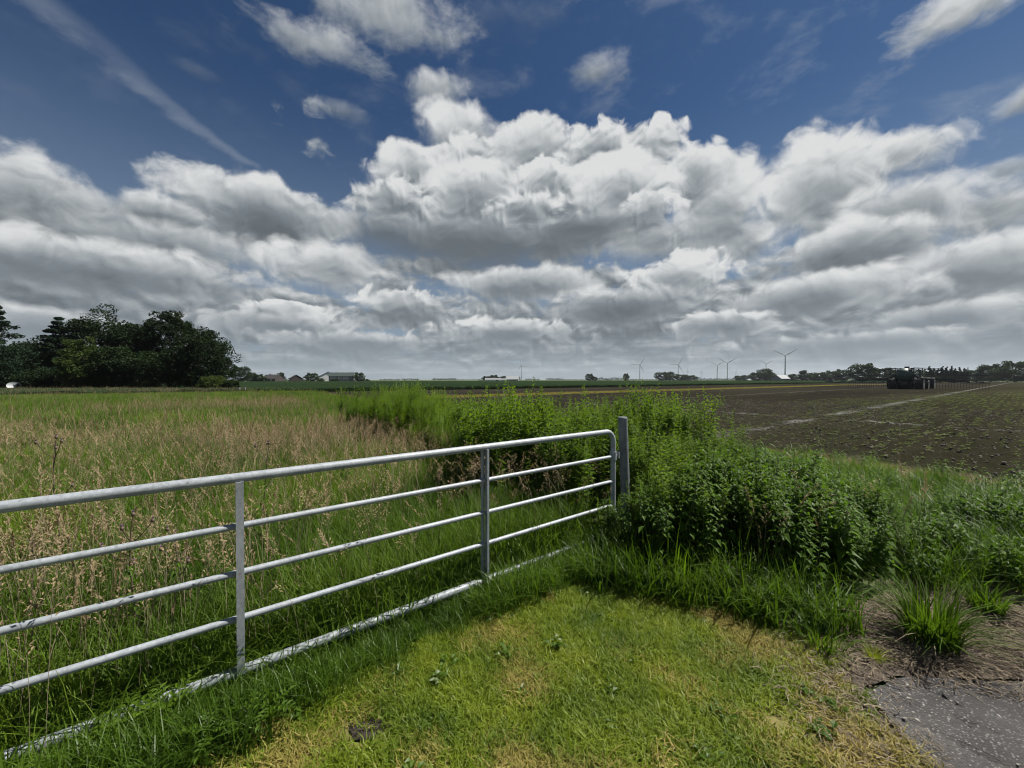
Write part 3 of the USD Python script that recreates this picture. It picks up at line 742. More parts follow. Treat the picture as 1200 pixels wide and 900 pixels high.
WM = [('stems', 'stem'), ('leaves', 'weed')]
weeds = [herb_clump(weed, 600+i, 5, (1.0, 1.35), .22, WM) for i in range(6)]
NETTLES = np.array([(.72, 3.45), (.95, 3.2), (1.25, 3.0), (1.75, 2.95), (2.1, 2.78), (2.5, 2.75), (3.0, 3.0), (3.8, 3.3), (4.6, 4.0), (4.4, 5.2), (3.6, 5.6), (2.9, 4.7), (1.9, 3.9), (1.25, 3.72), (.85, 3.62)])
q = scatter(NETTLES, .145, rng)
hf = np.clip(np.minimum(.78+.18*(q[:, 0]-.9), 1.04-.26*np.clip(q[:, 0]-1.9, 0, 9)), .45, 1.02)*np.clip(.72+.6*edge_in(NETTLES, q), .72, 1)*(1+.45*fb(np.column_stack([q*1.3, np.full(len(q), 3.)]), 3))*rng.uniform(.82, 1.14, len(q))
mixin = rng.uniform(size=len(q)) < np.clip(.28-.16*(q[:, 0]-1.2), .04, .3)
hf = np.where(mixin, hf*.86, hf)
instancer('nettle_thicket', nettles+weeds[:3], q, rng, label='dense dark thicket of stinging nettles right of the gate post', cat='nettles', sc=hf, idx=np.where(mixin, rng.integers(6, 9, len(q)), rng.integers(0, 6, len(q))))

BANK = np.vstack([AB(3.02, 2.75), AB(3.36, 2.25), AB(4.4, 1.75), AB(5.4, 2.1), AB(6.0, 3.2), AB(6.3, 4.6), AB(5.6, 8), AB(4.6, 13.5), AB(3.1, 13.5), AB(2.9, 8), AB(2.6, 4)])
q = scatter(BANK, .27, rng)
qb = q@np.array([-.6, .8]); mound = np.interp(qb, [1.5, 2.6, 4.2, 5.6, 8, 10, 11.5, 13.5], [.74, .95, .93, .74, .76, .84, 1.05, .98])
hs = np.clip(mound+.42*fb(np.column_stack([q*.9, np.zeros(len(q))]), 3), .45, 1.06)*rng.uniform(.88, 1.1, len(q))
instancer('tall_herb_bank', weeds, q, rng, label='bank of tall bright green leafy herbs behind the gate', cat='herbs', sc=hs)
# lower growth on the bank towards the field, and the grass at the right
low = [herb_clump(weed, 640+i, 5, (.45, .75), .25, WM) for i in range(3)]
VERGE = np.vstack([AB(4.8, .2), AB(6.4, -2.5), AB(8.8, -4), AB(8.9, 2), AB(8.6, 14), AB(4.6, 14), AB(6.0, 8), AB(6.6, 4)])
q = scatter(VERGE, .30, rng); q = q[SECT(q, -60, 60)]
tall = [[('blades', blades(150, .24, (.3, .62), (.005, .011), (.15, .9), R(700+i), 3), M['grass'])] for i in range(4)]
instancer('verge_grass', tall+[low_nettles[0], tall[0]], q, rng, (.55, .85), 'bright green tall grass on the verge beside the ploughed field', 'grass', idx=rng.choice([0, 1, 2, 3, 0, 1, 2, 3, 4, 5], len(q)))
RIGHT = np.array([(2.9, 3.0), (3.3, 2.85), (4.3, 2.72), (5.6, 2.6), (7.2, 3.6), (6.6, 5), (4.6, 4.2), (3.9, 3.35)])
q = scatter(RIGHT, .17, rng)
instancer('low_nettle_thicket', low_nettles[:2]+[tall[0], tall[1], tall[2], tall[3]], q, rng, (.6, .95), 'low nettles and grass at the right edge beside the dirt', 'nettles')
FAREDGE = np.vstack([AB(2.8, 13.5), AB(8.6, 13.5), AB(8.8, 62), AB(1.8, 64)])
q = scatter(FAREDGE, .55, rng)
instancer('bank_grass', [far_protos[2], [('leaves', low[1][1][1], M['meadow'])]], q, rng, (.55, .9), 'rough green bank growth between the meadow and the ploughed field', 'grass', idx=rng.choice([0, 0, 0, 1], len(q)))

# young crop in rows, clods
def seedling_row(seed, dens):
    r = R(seed); C, D, L = [], [], []
    for x in np.arange(-1, 1, .13):
        if r.uniform() > dens: continue
        o = np.array([x+r.normal(0, .03), r.normal(0, .045), .01]); n = int(r.integers(4, 8)); a = r.uniform(0, 2*np.pi, n); e = r.uniform(.2, 1.0, n)
        C += [o]*n; D += list(np.stack([np.cos(a)*np.cos(e), np.sin(a)*np.cos(e), np.sin(e)], 1)); L += list(r.uniform(.03, .075)*r.uniform(.7, 1.2, n))
    L = np.array(L); return [('leaves', flakes(np.array(C), np.array(D), L, L*.42, r, .3), M['seedling'])]
srows = [seedling_row(800+i, d) for i, d in enumerate((.9, .7, .45, .8))]
aa, bb = np.meshgrid(np.arange(9.8, 75, 1.9), np.arange(-30, 30, .33), indexing='ij'); aa, bb = aa.ravel(), bb.ravel()
q = AB(aa+rng.uniform(-.6, .6, len(aa)), bb+rng.normal(0, .05, len(aa))); dist = np.hypot(*q.T)
patch = fb(np.column_stack([aa*.06, bb*.25, np.zeros(len(aa))]), 3)
keep = SECT(q, -20, 56) & (q[:, 1] > 0) & (rng.uniform(size=len(aa)) < np.clip(1.25-.10*np.clip(bb-2, 0, 60)-.006*dist+patch, .03, 1))
instancer('young_crop', srows, q[keep], rng, (.6, 1.35), 'rows of small yellow green seedlings on the ploughed field', 'seedlings', z=.03, tilt=.02, rot=np.full(keep.sum(), math.atan2(.6, .8)))
def clods(seed, n=34):
    r = R(seed); ms = []
    for i in range(n):
        m = trimesh.creation.icosphere(1, 1.0) if i < 6 else trimesh.creation.icosahedron(); m.vertices = m.vertices*(1+r.normal(0, .18, (len(m.vertices), 1)))*r.uniform(.5, 1.1, 3)*r.choice([.008, .014, .022, .038], p=[.4, .3, .2, .1])
        m.apply_translation([*r.uniform(-.6, .6, 2), r.uniform(0, .02)]); ms.append(m)
    return [('clods', join(ms), M['soil_clod'])]
FNEAR = np.vstack([AB(9.2, -9), AB(32, -14), AB(32, 16), AB(9.2, 16)])
q = scatter(FNEAR, .8, rng); q = q[SECT(q, -20, 57)]
instancer('soil_clods', [clods(900+i) for i in range(4)], q, rng, (.8, 1.3), 'crumbled brown soil clods on the ploughed field', 'soil', z=.02, tilt=.02)

# ---------------------------------------------------------------- the gate and its post
U3, N3 = np.array([.8, .6, 0]), np.array([-.6, .8, 0])
gate = thing('field_gate', 'long galvanised steel field gate with five horizontal rails', 'gate', (*AB(3.04, GB), 0), math.atan2(.6, .8)+math.pi)
# in the gate's own frame x runs from the post to the left, y towards the camera
L = 4.47; zt = 1.10
arc = [(r, zt-.105+.105*math.sin(a)) for r, a in [(.105-.105*math.cos(a), a) for a in np.linspace(0, math.pi/2, 9)]]
path = [(0, 0, .05), (0, 0, .4)]+[(x, 0, z) for x, z in arc]+[(x, 0, zt) for x in np.linspace(.3, L-.3, 12)]+[(L-x, 0, z) for x, z in arc[::-1]]+[(L, 0, .4), (L, 0, .05)]
obj('frame', tube(path, .0245, 16), M['steel'], gate, 40)
for z in (.853, .612, .378): obj('rail', tube([(x, 0, z) for x in np.linspace(.015, L-.015, 14)], .0165, 12), M['steel'], gate, 40)
obj('bottom_rail', tube([(x, 0, .105) for x in np.linspace(.015, L-.015, 14)], .026, 14), M['steel'], gate, 40)
def flat_bar(x, w, d, y): return box(x-w/2, x+w/2, y-d/2, y+d/2, .10, zt-.018)
obj('upright', flat_bar(1.475, .016, .03, .016), M['steel'], gate); obj('upright', flat_bar(1.497, .013, .03, -.012), M['steel'], gate)
obj('upright', flat_bar(2.975, .034, .010, .024), M['steel'], gate)
for z in (.86, .3):
    obj('hinge', join([tube([(-.03, .0, z), (-.11, .0, z)], .014, 10), tube([(0, 0, z-.04), (0, 0, z+.04)], .033, 12), tube([(-.07, 0, z-.03), (-.07, 0, z+.03)], .02, 10)]), M['steel'], gate, 40)
obj('tape_scrap', box(4.02, 4.05, .014, .0185, .845, .872), M['white_paint'], gate)
pb = AB(3.20, GB)
post = thing('gate_post', 'thick round galvanised steel post at the right end of the gate', 'post', (*pb, 0))
obj('pipe', tube([(.035, .0, -.1), (.018, 0, .5), (-.008, .0, 1.2), (-.0085, 0, 1.215)],   .046, 20, cap=True), M['post_steel'], post, 40)
obj('cap', tube([(-.0085, 0, 1.2155), (-.0087, 0, 1.228)], [.0475, .043], 20), M['post_steel'], post, 40)

# ---------------------------------------------------------------- single plants that stand out
def thistle(label, px, ytop, Y, tint=0):
    p = at(px, Y); h = EYE-(ytop-445)/FPX*Y; r = R(int(px*7)); t = thing('thistle', label, 'thistle', (*p, 0))
    T = np.linspace(0, 1, 9); P = np.column_stack([.04*np.sin(T*3+px)*h, .03*np.cos(T*4)*h*T, h*T]); st = [tube(P, np.linspace(.006, .0025, 9), 6)]; heads = [P[-1]]
    for i in range(4):
        k = r.uniform(.55, .9); c = np.array([np.interp(k, T, P[:, j]) for j in range(3)]); a = r.uniform(0, 6.28); e = c+np.array([math.cos(a)*.12, math.sin(a)*.12, .14])*r.uniform(.6, 1.2)
        st.append(tube([c, (c+e)/2+[0, 0, -.015], e], [.003, .0025, .002], 5)); heads.append(e)
    obj('stem', join(st), M['brown_stem'], t, 40)
    n = 34; k = r.uniform(.1, .85, n); C = np.stack([np.interp(k, T, P[:, j]) for j in range(3)], 1); a = r.uniform(0, 6.28, n); e = r.uniform(-.2, .5, n)
    LL = .16*(1-.6*k); obj('leaves', flakes(C, np.stack([np.cos(a)*np.cos(e), np.sin(a)*np.cos(e), np.sin(e)], 1), LL, LL*.22, r, .35), M['nettle'], t)
    for c in heads:
        b = trimesh.creation.icosphere(2, .0095); b.vertices = b.vertices*[1, 1, 1.25]+c; obj('flower_bud', b, M['brown_stem'], t, True)
        n = 40; a = r.uniform(0, 6.28, n); obj('flower_tuft', flakes(np.tile(c+[0, 0, .008], (n, 1)), unit(np.stack([np.cos(a)*.5, np.sin(a)*.5, np.ones(n)], 1)), .017, .003, r, 0), M['purple'], t)
thistle('tall thin thistle with purple heads rising just left of the middle upright of the gate', 312, 519, 3.1)
thistle('thistle with dark head standing over the meadow at the far left above the top rail', 72, 512, 3.0)
thistle('thistle whose head stands between the top and second rails, left of the near upright', 160, 602, 2.2)
thistle('short thistle just above the second rail, nearest to the near upright', 208, 626, 2.3)
thistle('thistle beside the bright herb bank, seen above the top rail left of the far upright', 407, 500, 5.2)
thistle('thistle with small dark head low over the top rail, right of the herb bank edge', 455, 529, 4.6)

def tussock(name, label, cat, loc, n, h, seed, mat, rad, w=(.005, .011)):
    r = R(seed); t = thing(name, label, cat, (*loc, float(ground_z(loc)[0])+.01))
    a = r.uniform(0, 6.28, n); base = np.stack([np.cos(a), np.sin(a)], 1)*rad*np.sqrt(r.uniform(0, 1, n))[:, None]
    hh = r.uniform(h*.45, h, n); obj('blades', ribbon(base, a+r.normal(0, .5, n), hh, r.uniform(*w, n), np.clip(r.normal(.62, .34, n), .02, 1.5), r, 6), M[mat], t)
    for i in range(max(4, n//40)):
        a = r.uniform(0, 6.28, 1); base = np.stack([np.cos(a), np.sin(a)], 1)*rad*r.uniform(.6, 1.15)
        obj('dead_blade', ribbon(base, a, r.uniform(h*.4, h*.8, 1), r.uniform(*w, 1)*.7, r.uniform(.9, 1.4, 1), r, 4), M['straw'], t)
tussock('grass_tussock', 'large green grass tussock on the bare dirt behind the asphalt', 'tussock', gp(1096, 762), 420, .46, 21, 'tussock', .12, (.005, .011))
tussock('grass_tussock', 'smaller grass tussock at the right edge behind the large one', 'tussock', gp(1160, 722), 170, .30, 22, 'tussock', .09)
tussock('grass_tussock', 'tiny olive brown grass tuft on the dirt left of the large tussock', 'tussock', gp(1028, 781), 120, .10, 23, 'lawn', .04, (.002, .004))
tussock('grass_tussock', 'leafy grass tussock at the corner between lawn and dirt', 'tussock', gp(965, 765), 120, .22, 24, 'grass', .11, (.006, .011))

def rosette(label, loc, seed, n=6, size=.16):
    size *= .8
    """Feathered leaves of silverweed: a midrib with paired toothed leaflets."""
    r = R(seed); t = thing('silverweed', label, 'weed', (*loc, float(ground_z(loc)[0])+.11))
    for i in range(n):
        a = i*6.28/n+r.normal(0, .3); e = r.uniform(.35, .8); L = size*r.uniform(.8, 1.2); d = np.array([math.cos(a)*math.cos(e), math.sin(a)*math.cos(e), math.sin(e)]); k = np.linspace(0, 1, 6)
        P = np.outer(k*L, d)-np.outer(k**2*L*.35, [0, 0, 1.]); C = np.repeat(P[1:], 2, 0); s = unit(np.cross(d, [0, 0, 1.])); D = unit(np.tile(d*.5, (10, 1))+np.array([s if j % 2 else -s for j in range(10)]))
        w = np.repeat(np.sin(np.pi*np.clip(k[1:]*.8+.1, 0, 1)), 2)*size*.33
        D = np.vstack([D, d-[0, 0, .5]]); C = np.vstack([C, P[-1]]); w = np.append(w, size*.3)
        obj('leaf', join([flakes(C, unit(D), w, w*.45, r, .1), tube(P, .0014, 4, False)]), M['weed'], t)
rosette('bright feathery weed under the bottom rail, right of the near upright foot', gp(315, 835, .1), 31, 5, .15)
rosette('bright feathery weed before the bottom rail, left of the near upright', gp(190, 828, .12), 32, 6, .17)
rosette('feathery weed at the bottom left beside the lowest rail end', gp(140, 852, .1), 33, 6, .18)
rosette('feathery weed between gate and lawn near the bottom edge', gp(245, 872, .08), 34, 5, .14)
rosette('small pale feathery weed in the grass below the far upright', gp(556, 703, .1), 35, 5, .12)

def plume(label, px, ytop, Y):
    p = at(px, Y); h = EYE-(ytop-445)/FPX*Y; r = R(int(px)); t = thing('dead_stalk', label, 'dead plant', (*p, 0)); st, C, D = [], [], []
    for i in range(9):
        o = np.array([r.normal(0, .12), r.normal(0, .12), 0]); e = o*[1.8, 1.8, 0]+[0, 0, h*r.uniform(.8, 1.0)]; st.append(tube([o, (o+e)/2+[.02, 0, 0], e], [.004, .003, .002], 4))
        for k in np.linspace(.45, 1, 30):
            C.append(o+(e-o)*k+r.normal(0, .02, 3)); D.append(unit(r.normal(0, .6, 3)+[0, 0, .8]))
    obj('stalks', join(st), M['straw'], t); obj('dry_heads', flakes(np.array(C), np.array(D), .05, .014, r, .1), M['seed'], t)
plume('pale dead plume of last year at the far end of the herb bank', 467, 453, 12.5)
plume('thin dry stalk plume over the herb bank, right of the pale plume', 488, 458, 12.2)
bare = gp(428, 862)
q = np.array([[math.cos(a)*.085*(1+.2*math.sin(3*a))+bare[0], math.sin(a)*.055+bare[1]] for a in np.linspace(0, 6.28, 25)[:-1]])
tag(obj('bare_patch', sheet(q, .012, .009, R(41), edge=.012, amp=.014, freq=40.), M['mole_earth'], smooth=True), kind='structure')
# pale chippings set in the asphalt
r = R(51); ms = []
q = scatter(np.array([gp(1020, 820), gp(1050, 802), gp(1205, 808), (3.0, 1.9), (3.0, 1.45), gp(1095, 905)]), .038, r)
for x, y in q:
    m = trimesh.creation.icosphere(1, 1.0); m.vertices = m.vertices*(1+r.normal(0, .15, (len(m.vertices), 1)))*r.uniform(.6, 1.2, 3)*[1, 1, .35]*r.choice([.0018, .003, .0045, .007], p=[.45, .3, .18, .07]); m.apply_translation([x, y, float(ground_z([x, y])[0])+.0175]); ms.append(m)
tag(obj('asphalt_chippings', join(ms), M['chipping'], smooth=True), 'pale stone chippings set in the dark asphalt', 'stones', kind='stuff')

# ---------------------------------------------------------------- trees
def leafage(C, rad, n, size, r, flat=1.):
    """Clumps of small leaf faces: C (m,3) clump centres."""
    m = len(C); rad = np.broadcast_to(rad, m); p = unit(r.normal(0, 1, (m, n, 3)))*(rad[:, None, None]*np.cbrt(r.uniform(.15, 1, (m, n, 1))))*[1, 1, flat]+C[:, None]
    p = p.reshape(-1, 3); k = len(p); a = unit(r.normal(0, 1, (k, 3))); b = unit(np.cross(a, r.normal(0, 1, (k, 3)))); s = r.uniform(.6, 1.3, (k, 1))*size
    V = np.stack([p-a*s, p-b*s*.55, p+a*s, p+b*s*.55], 1).reshape(-1, 3); i = np.arange(k)[:, None]*4
    return trimesh.Trimesh(V, np.vstack([i+[0, 1, 2], i+[0, 2, 3]]), process=False)


def wood(h, r, spread, limbs, r0):
    ms = [tube(np.column_stack([np.linspace(0, .15, 6)*math.sin(r.uniform(0, 6)), np.linspace(0, .12, 6), np.linspace(-.2, h*.8, 6)]), np.linspace(r0, r0*.2, 6), 8)]
    for i in range(limbs):
        z = h*r.uniform(.22, .65); a = r.uniform(0, 6.28); L = spread*r.uniform(.5, .9); e = np.array([math.cos(a)*L, math.sin(a)*L, z+L*r.uniform(.4, .9)])
        ms.append(tube([(0, 0, z), (e[0]*.5, e[1]*.5, z+(e[2]-z)*.4), e], [r0*.45, r0*.3, r0*.08], 6))
    return join(ms)


def crown_round(h, w, r, low=.2, clumps=70, per=90, size=.2, lump=.2):
    """Clump centres in an uneven crown, more of them towards its outside."""
    c = unit(r.normal(0, 1, (clumps, 3))); c *= np.cbrt(r.uniform(.12, 1, (clumps, 1))); c *= 1+lump*meshkit.noise(c*2.2+r.uniform(0, 50))[:, None]*2
    zc = h*(1+low)/2; C = c*[w/2*.86, w/2*.86, h*(1-low)/2*.86]+[0, 0, zc]; return leafage(C, r.uniform(.09, .17, clumps)*w, per, size, r, .75)


def conifer(h, w, r, tiers=15, size=.2):
    C, R_ = [], []
    for i in range(tiers):
        k = i/(tiers-1); z = h*(.1+.88*k); L = w/2*(1-k)**.85+.12; n = max(3, int(9*(1-k)+3))
        for j in range(n):
            a = r.uniform(0, 6.28); ll = L*r.uniform(.6, 1.2); z = h*(.1+.88*k)+h*r.uniform(-.045, .045)*(1-k); dr = r.uniform(-.05, .22)
            for s in np.linspace(.25, 1, 5): C.append([math.cos(a)*ll*s, math.sin(a)*ll*s, z-dr*ll*s+.18*ll*s*s]); R_.append(.125*w*(1.1-s*.6)*(1-k*.5))
    return leafage(np.array(C), np.array(R_), 34, size, r, .5)


def tree(name, label, px0, px1, ytop, Y, kind, seed, mat='tree', low=.2, group=None, cat='tree', per=None, size=None, base=0.):
    r = R(seed); w = (px1-px0)/FPX*Y; h = EYE-(ytop-445)/FPX*Y; t = thing(name, label, cat, (*at((px0+px1)/2, Y), base), group=group)
    s = size or max(.1, .0026*Y)
    if kind == 'conifer': cr = conifer(h, w, r, size=s)
    else: cr = crown_round(h, w, r, low, clumps=150, per=per or 150, size=s, lump=.3 if kind == 'ragged' else .18)
    obj('trunk', wood(h, r, w*.4, 3 if kind == 'conifer' else 7, max(.12, h*.018)), M['bark'], t, 40); obj('crown', cr, M[mat], t)
    return t


tree('conifer_tree', 'tall dark conifer with layered branches cut by the left edge', -52, 44, 358, 58, 'conifer', 61, 'needles')
tree('pine_tree', 'dark ragged pine second from the left edge', 36, 104, 372, 62, 'conifer', 62, 'needles', .08)
tree('broadleaf_tree', 'large dark broadleaf tree with ragged top, behind the small light green tree', 92, 154, 374, 66, 'ragged', 63, low=.08)
tree('broadleaf_tree', 'dark broadleaf tree between the rounded one and the tall feathery one', 136, 186, 380, 64, 'round', 64, low=.05)
tree('birch_tree', 'tallest feathery topped tree of the dark group', 178, 222, 366, 63, 'ragged', 65, low=.1)
tree('broadleaf_tree', 'broad dark tree at the right end of the dark group', 204, 268, 391, 60, 'round', 66, low=.02)
tree('young_tree', 'small lighter green tree standing in front of the dark group', 80, 120, 400, 56, 'ragged', 67, 'light_tree', .05, size=.12)
tree('filler_tree', 'dark leafy tree low in the middle of the dark group', 118, 180, 408, 58, 'round', 68, low=.0)
tree('bush', 'round green bush before the right end of the dark trees', 236, 266, 443, 56, 'round', 69, 'light_tree', .0, cat='bush', size=.10)
tree('bush', 'small dark bush right of the round green bush', 262, 278, 447, 56, 'round', 70, 'tree', .0, cat='bush', size=.10)
tree('broadleaf_tree', 'dark tree filling the gap between the layered conifer and the pine', 14, 70, 398, 66, 'round', 74, low=.02)
tree('bush', 'dark low bush under the conifer and the pine', 30, 75, 436, 57, 'round', 73, 'tree', .0, cat='bush', size=.12)
def hedge(name, label, px0, px1, ytop, Y, seed):
    r = R(seed); x0, x1 = at(px0, Y)[0], at(px1, Y)[0]; h = EYE-(ytop-445)/FPX*Y; t = thing(name, label, 'hedge', ((x0+x1)/2, Y, 0)); n = int((x1-x0)/.55)
    C = np.column_stack([np.linspace(x0, x1, n)-(x0+x1)/2, r.uniform(-.4, .4, n), np.zeros(n)]); C = np.vstack([C+[0, 0, h*k] for k in (.2, .45, .72, .85)]); C += r.normal(0, .15, C.shape)*[1, 1, .6]
    obj('leaves', leafage(C, .55, 40, .11, r), M['tree'], t)
    obj('twigs', join([tube([(x, 0, -.1), (x+.1, .1, h*.8)], .03, 5) for x in np.linspace(x0, x1, n//3)-(x0+x1)/2]), M['bark'], t)
hedge('garden_hedge', 'dark clipped hedge under the trees at the left edge', -50, 104, 441, 57.5, 71)
hedge('garden_hedge', 'low dark hedge under the right half of the dark trees', 104, 238, 446, 57, 72)
# the dish by the hedge
dish = thing('satellite_dish', 'pale oval satellite dish in front of the hedge at the left edge', 'satellite dish', (*at(17, 54), 0), math.radians(52))
a = np.linspace(0, 1, 7); prof = np.column_stack([a*.66, .18*a**2]); d = trimesh.creation.revolve(np.vstack([prof, [[.665, .20]], np.column_stack([prof[::-1, 0], prof[::-1, 1]+.02])]), sections=28)
d.apply_transform(trimesh.transformations.rotation_matrix(math.radians(78), [1, 0, 0])); d.apply_scale([1.1, 1, .8]); d.apply_translation([0, 0, .75])
obj('reflector', d, M['dish_grey'], dish, 40); obj('mast', tube([(0, .1, -.1), (0, .1, .75)], .04, 8), M['steel'], dish); obj('feed_arm', join([tube([(0, 0, .3), (0, -.6, .55)], .018, 6), box(-.05, .05, -.68, -.58, .5, .62)]), M['dark_paint'], dish)
for px, lb in ((280, 'short pale stake at the meadow edge, left one of two'), (286.5, 'short pale stake at the meadow edge, right one of two')):
    t = thing('boundary_stake', lb, 'stake', (*at(px, 46), 0)); obj('shaft', box(-.11, .11, -.06, .06, -.1, .62), M['roof_pale'], t); obj('top', box(-.13, .13, -.08, .08, .622, .67), M['roof_pale'], t)

# ---------------------------------------------------------------- the crop beyond, and the far land
def crop():
    a = np.concatenate([-np.geomspace(300, 5, 50), np.linspace(-4, 60, 120), np.geomspace(60.5, 700, 120)]); b = np.concatenate([[55, 55.02], np.geomspace(55.4, 330, 90)])
    r = R(81); A, B = np.meshgrid(a, b, indexing='ij'); p = AB(A, B).reshape(-1, 2); z = .42+r.normal(0, .05, len(p))+.05*meshkit.noise(np.column_stack([p*.4, np.zeros(len(p))])); z.reshape(A.shape)[:, 0] = 0
    n = len(b); I, J = np.meshgrid(np.arange(len(a)-1), np.arange(n-1), indexing='ij'); k = I*n+J
    return trimesh.Trimesh(np.column_stack([p, z]), np.vstack([np.stack([k, k+n, k+1], -1).reshape(-1, 3), np.stack([k+1, k+n, k+n+1], -1).reshape(-1, 3)]), process=False)
tag(obj('far_crop', crop(), M['crop']), 'dark green crop field beyond the ploughed land', 'crop', kind='stuff')
r = R(82); qa = np.concatenate([r.uniform(-3, 60, 2600), r.uniform(60, 200, 1800)]); q = AB(qa, 55+np.abs(r.normal(0, 5, len(qa))))
instancer('crop_edge_plants', [[('leaves', blades(90, .5, (.25, .6), (.02, .05), (.2, .9), R(83+i), 2), M['crop'])] for i in range(3)], q, r, (.8, 1.2), 'near edge of the green crop beside the dark soil', 'crop')
# dry grass strip between the two pieces of ploughed land
qa = r.uniform(11, 150, 1500); q = AB(qa, 31.5+r.normal(0, .35, len(qa)))
instancer('dry_grass_strip', [[('blades', blades(80, .4, (.1, .28), (.01, .02), (.2, 1), R(87+i), 2), M['lawn_dry'])] for i in range(3)], q, r, (.7, 1.3), 'thin strip of dry yellow grass across the ploughed field', 'grass')

# far trees: a few kinds, each tree a thing of its own
FAR = {}
def far_tree(label, px0, px1, ytop, Y, kind='round', group='trees along the horizon'):
    w = (px1-px0)/FPX*Y; h = EYE-(ytop-445)/FPX*Y; loc = (*at((px0+px1)/2, Y), 0.); sd = int(px0*3) % 3; key = (kind, sd)
    name = 'far_conifer' if kind == 'conifer' else 'far_tree'
    if key not in FAR:
        r = R(1000+sd+10*len(FAR)); t = thing(name, label, 'tree', loc, 0, group, (w, w, h)); FAR[key] = t
        if kind == 'conifer': cr = conifer(1, 1, r, 11, .035)
        else: cr = crown_round(1, 1, r, .06, 90, 80, .032, .3)
        obj('trunk', wood(1, r, .3, 4, .025), M['bark'], t); obj('crown', cr, M['far_tree'], t); return t
    return dup(FAR[key], loc, px0, label, (w, w, h), group)


trees_far = [
    (271, 290, 430, 250, 'light green round tree at the right foot of the dark group'), (289, 299, 437, 260, 'small green tree right of the light green round one'), (298, 310, 439, 262, 'low green tree left of the brown roofed farmhouse'),
    (325, 333, 437, 345, 'green tree top behind the brown roofed farmhouse'), (358, 371, 437.5, 320, 'dark round tree left of the white barn'), (370, 379, 443.3, 318, 'low dark bush before the white barn'), (388, 396, 444, 322, 'dark bush between white barn and dark building'),
    (414, 426, 437, 322, 'dark round tree at the right end of the dark building'), (424, 433, 444.3, 322, 'low dark bush right of the dark building'),
    (565, 574, 441, 560, 'small tree at the left end of the far white farm'), (574, 585, 439.8, 565, 'tree behind the low white shed of the far farm'), (586, 595, 441, 565, 'tree between the shed and the white roofed barn'), (602, 609, 441, 570, 'small tree behind the right end of the white roofed barn'),
    (687, 696, 438.3, 520, 'lone rounded tree right of the first far turbine'), (694, 700, 442, 520, 'low bush beside the lone rounded tree'),
    (731, 737, 438, 560, 'tall blocky tree just left of the second turbine'), (769, 783, 436.5, 600, 'left tree of the dark clump under the third turbine'), (780, 793, 436.3, 604, 'right tree of the dark clump under the third turbine'),
    (791, 804, 439, 610, 'medium tree right of the dark clump'), (800, 817, 440, 612, 'low wide tree left of the fourth turbine'),
    (861, 869, 440.5, 560, 'small round tree right of the tallest pair of turbines'), (868, 877, 440, 562, 'small round tree next to the pale roofed farm clump'), (879, 893, 437, 480, 'left tree of the pale roofed farm'), (889, 904, 432.7, 482, 'tallest tree of the pale roofed farm'), (899, 909, 437, 484, 'tree touching the pale roof'),
    (924, 937, 438.7, 470, 'low tree right of the pale roof'), (937, 948, 434.6, 420, 'rounded lone tree right of the sixth turbine'), (947, 958, 438, 500, 'small tree right of the rounded lone tree'),
    (951, 969, 436.8, 430, 'low wide tree left of the small dark tractor'), (966, 982, 435, 430, 'tree behind the small dark tractor'), (979, 994, 433.5, 425, 'tree right of the small dark tractor'), (1001, 1024, 427.3, 300, 'large round green tree left of the slurry spreader'), (1020, 1046, 432, 330, 'wide tree directly behind the spreader left wing'),
    (1044, 1070, 434, 340, 'wide tree behind the spreader body'), (1068, 1092, 435, 345, 'tree behind the spreader right arm'),
    (1132, 1154, 434, 330, 'wide low tree right of the row of conifers'), (1151, 1173, 428, 290, 'rounded tree second from the right edge'), (1173, 1203, 424.3, 270, 'large rounded tree at the right edge')]
for x0, x1, yt, Y, lb in trees_far: far_tree(lb, x0, x1, yt, Y)
r = R(91)
for i, x in enumerate(np.linspace(1089, 1130, 9)):
    far_tree(('first', 'second', 'third', 'fourth', 'fifth', 'sixth', 'seventh', 'eighth', 'ninth')[i]+' spiky conifer from the left in the row behind the spreader right wing', x-3.6, x+3.6, 430+r.uniform(-1.5, 2.5), 260+r.uniform(-6, 6), 'conifer', 'row of conifers behind the spreader')


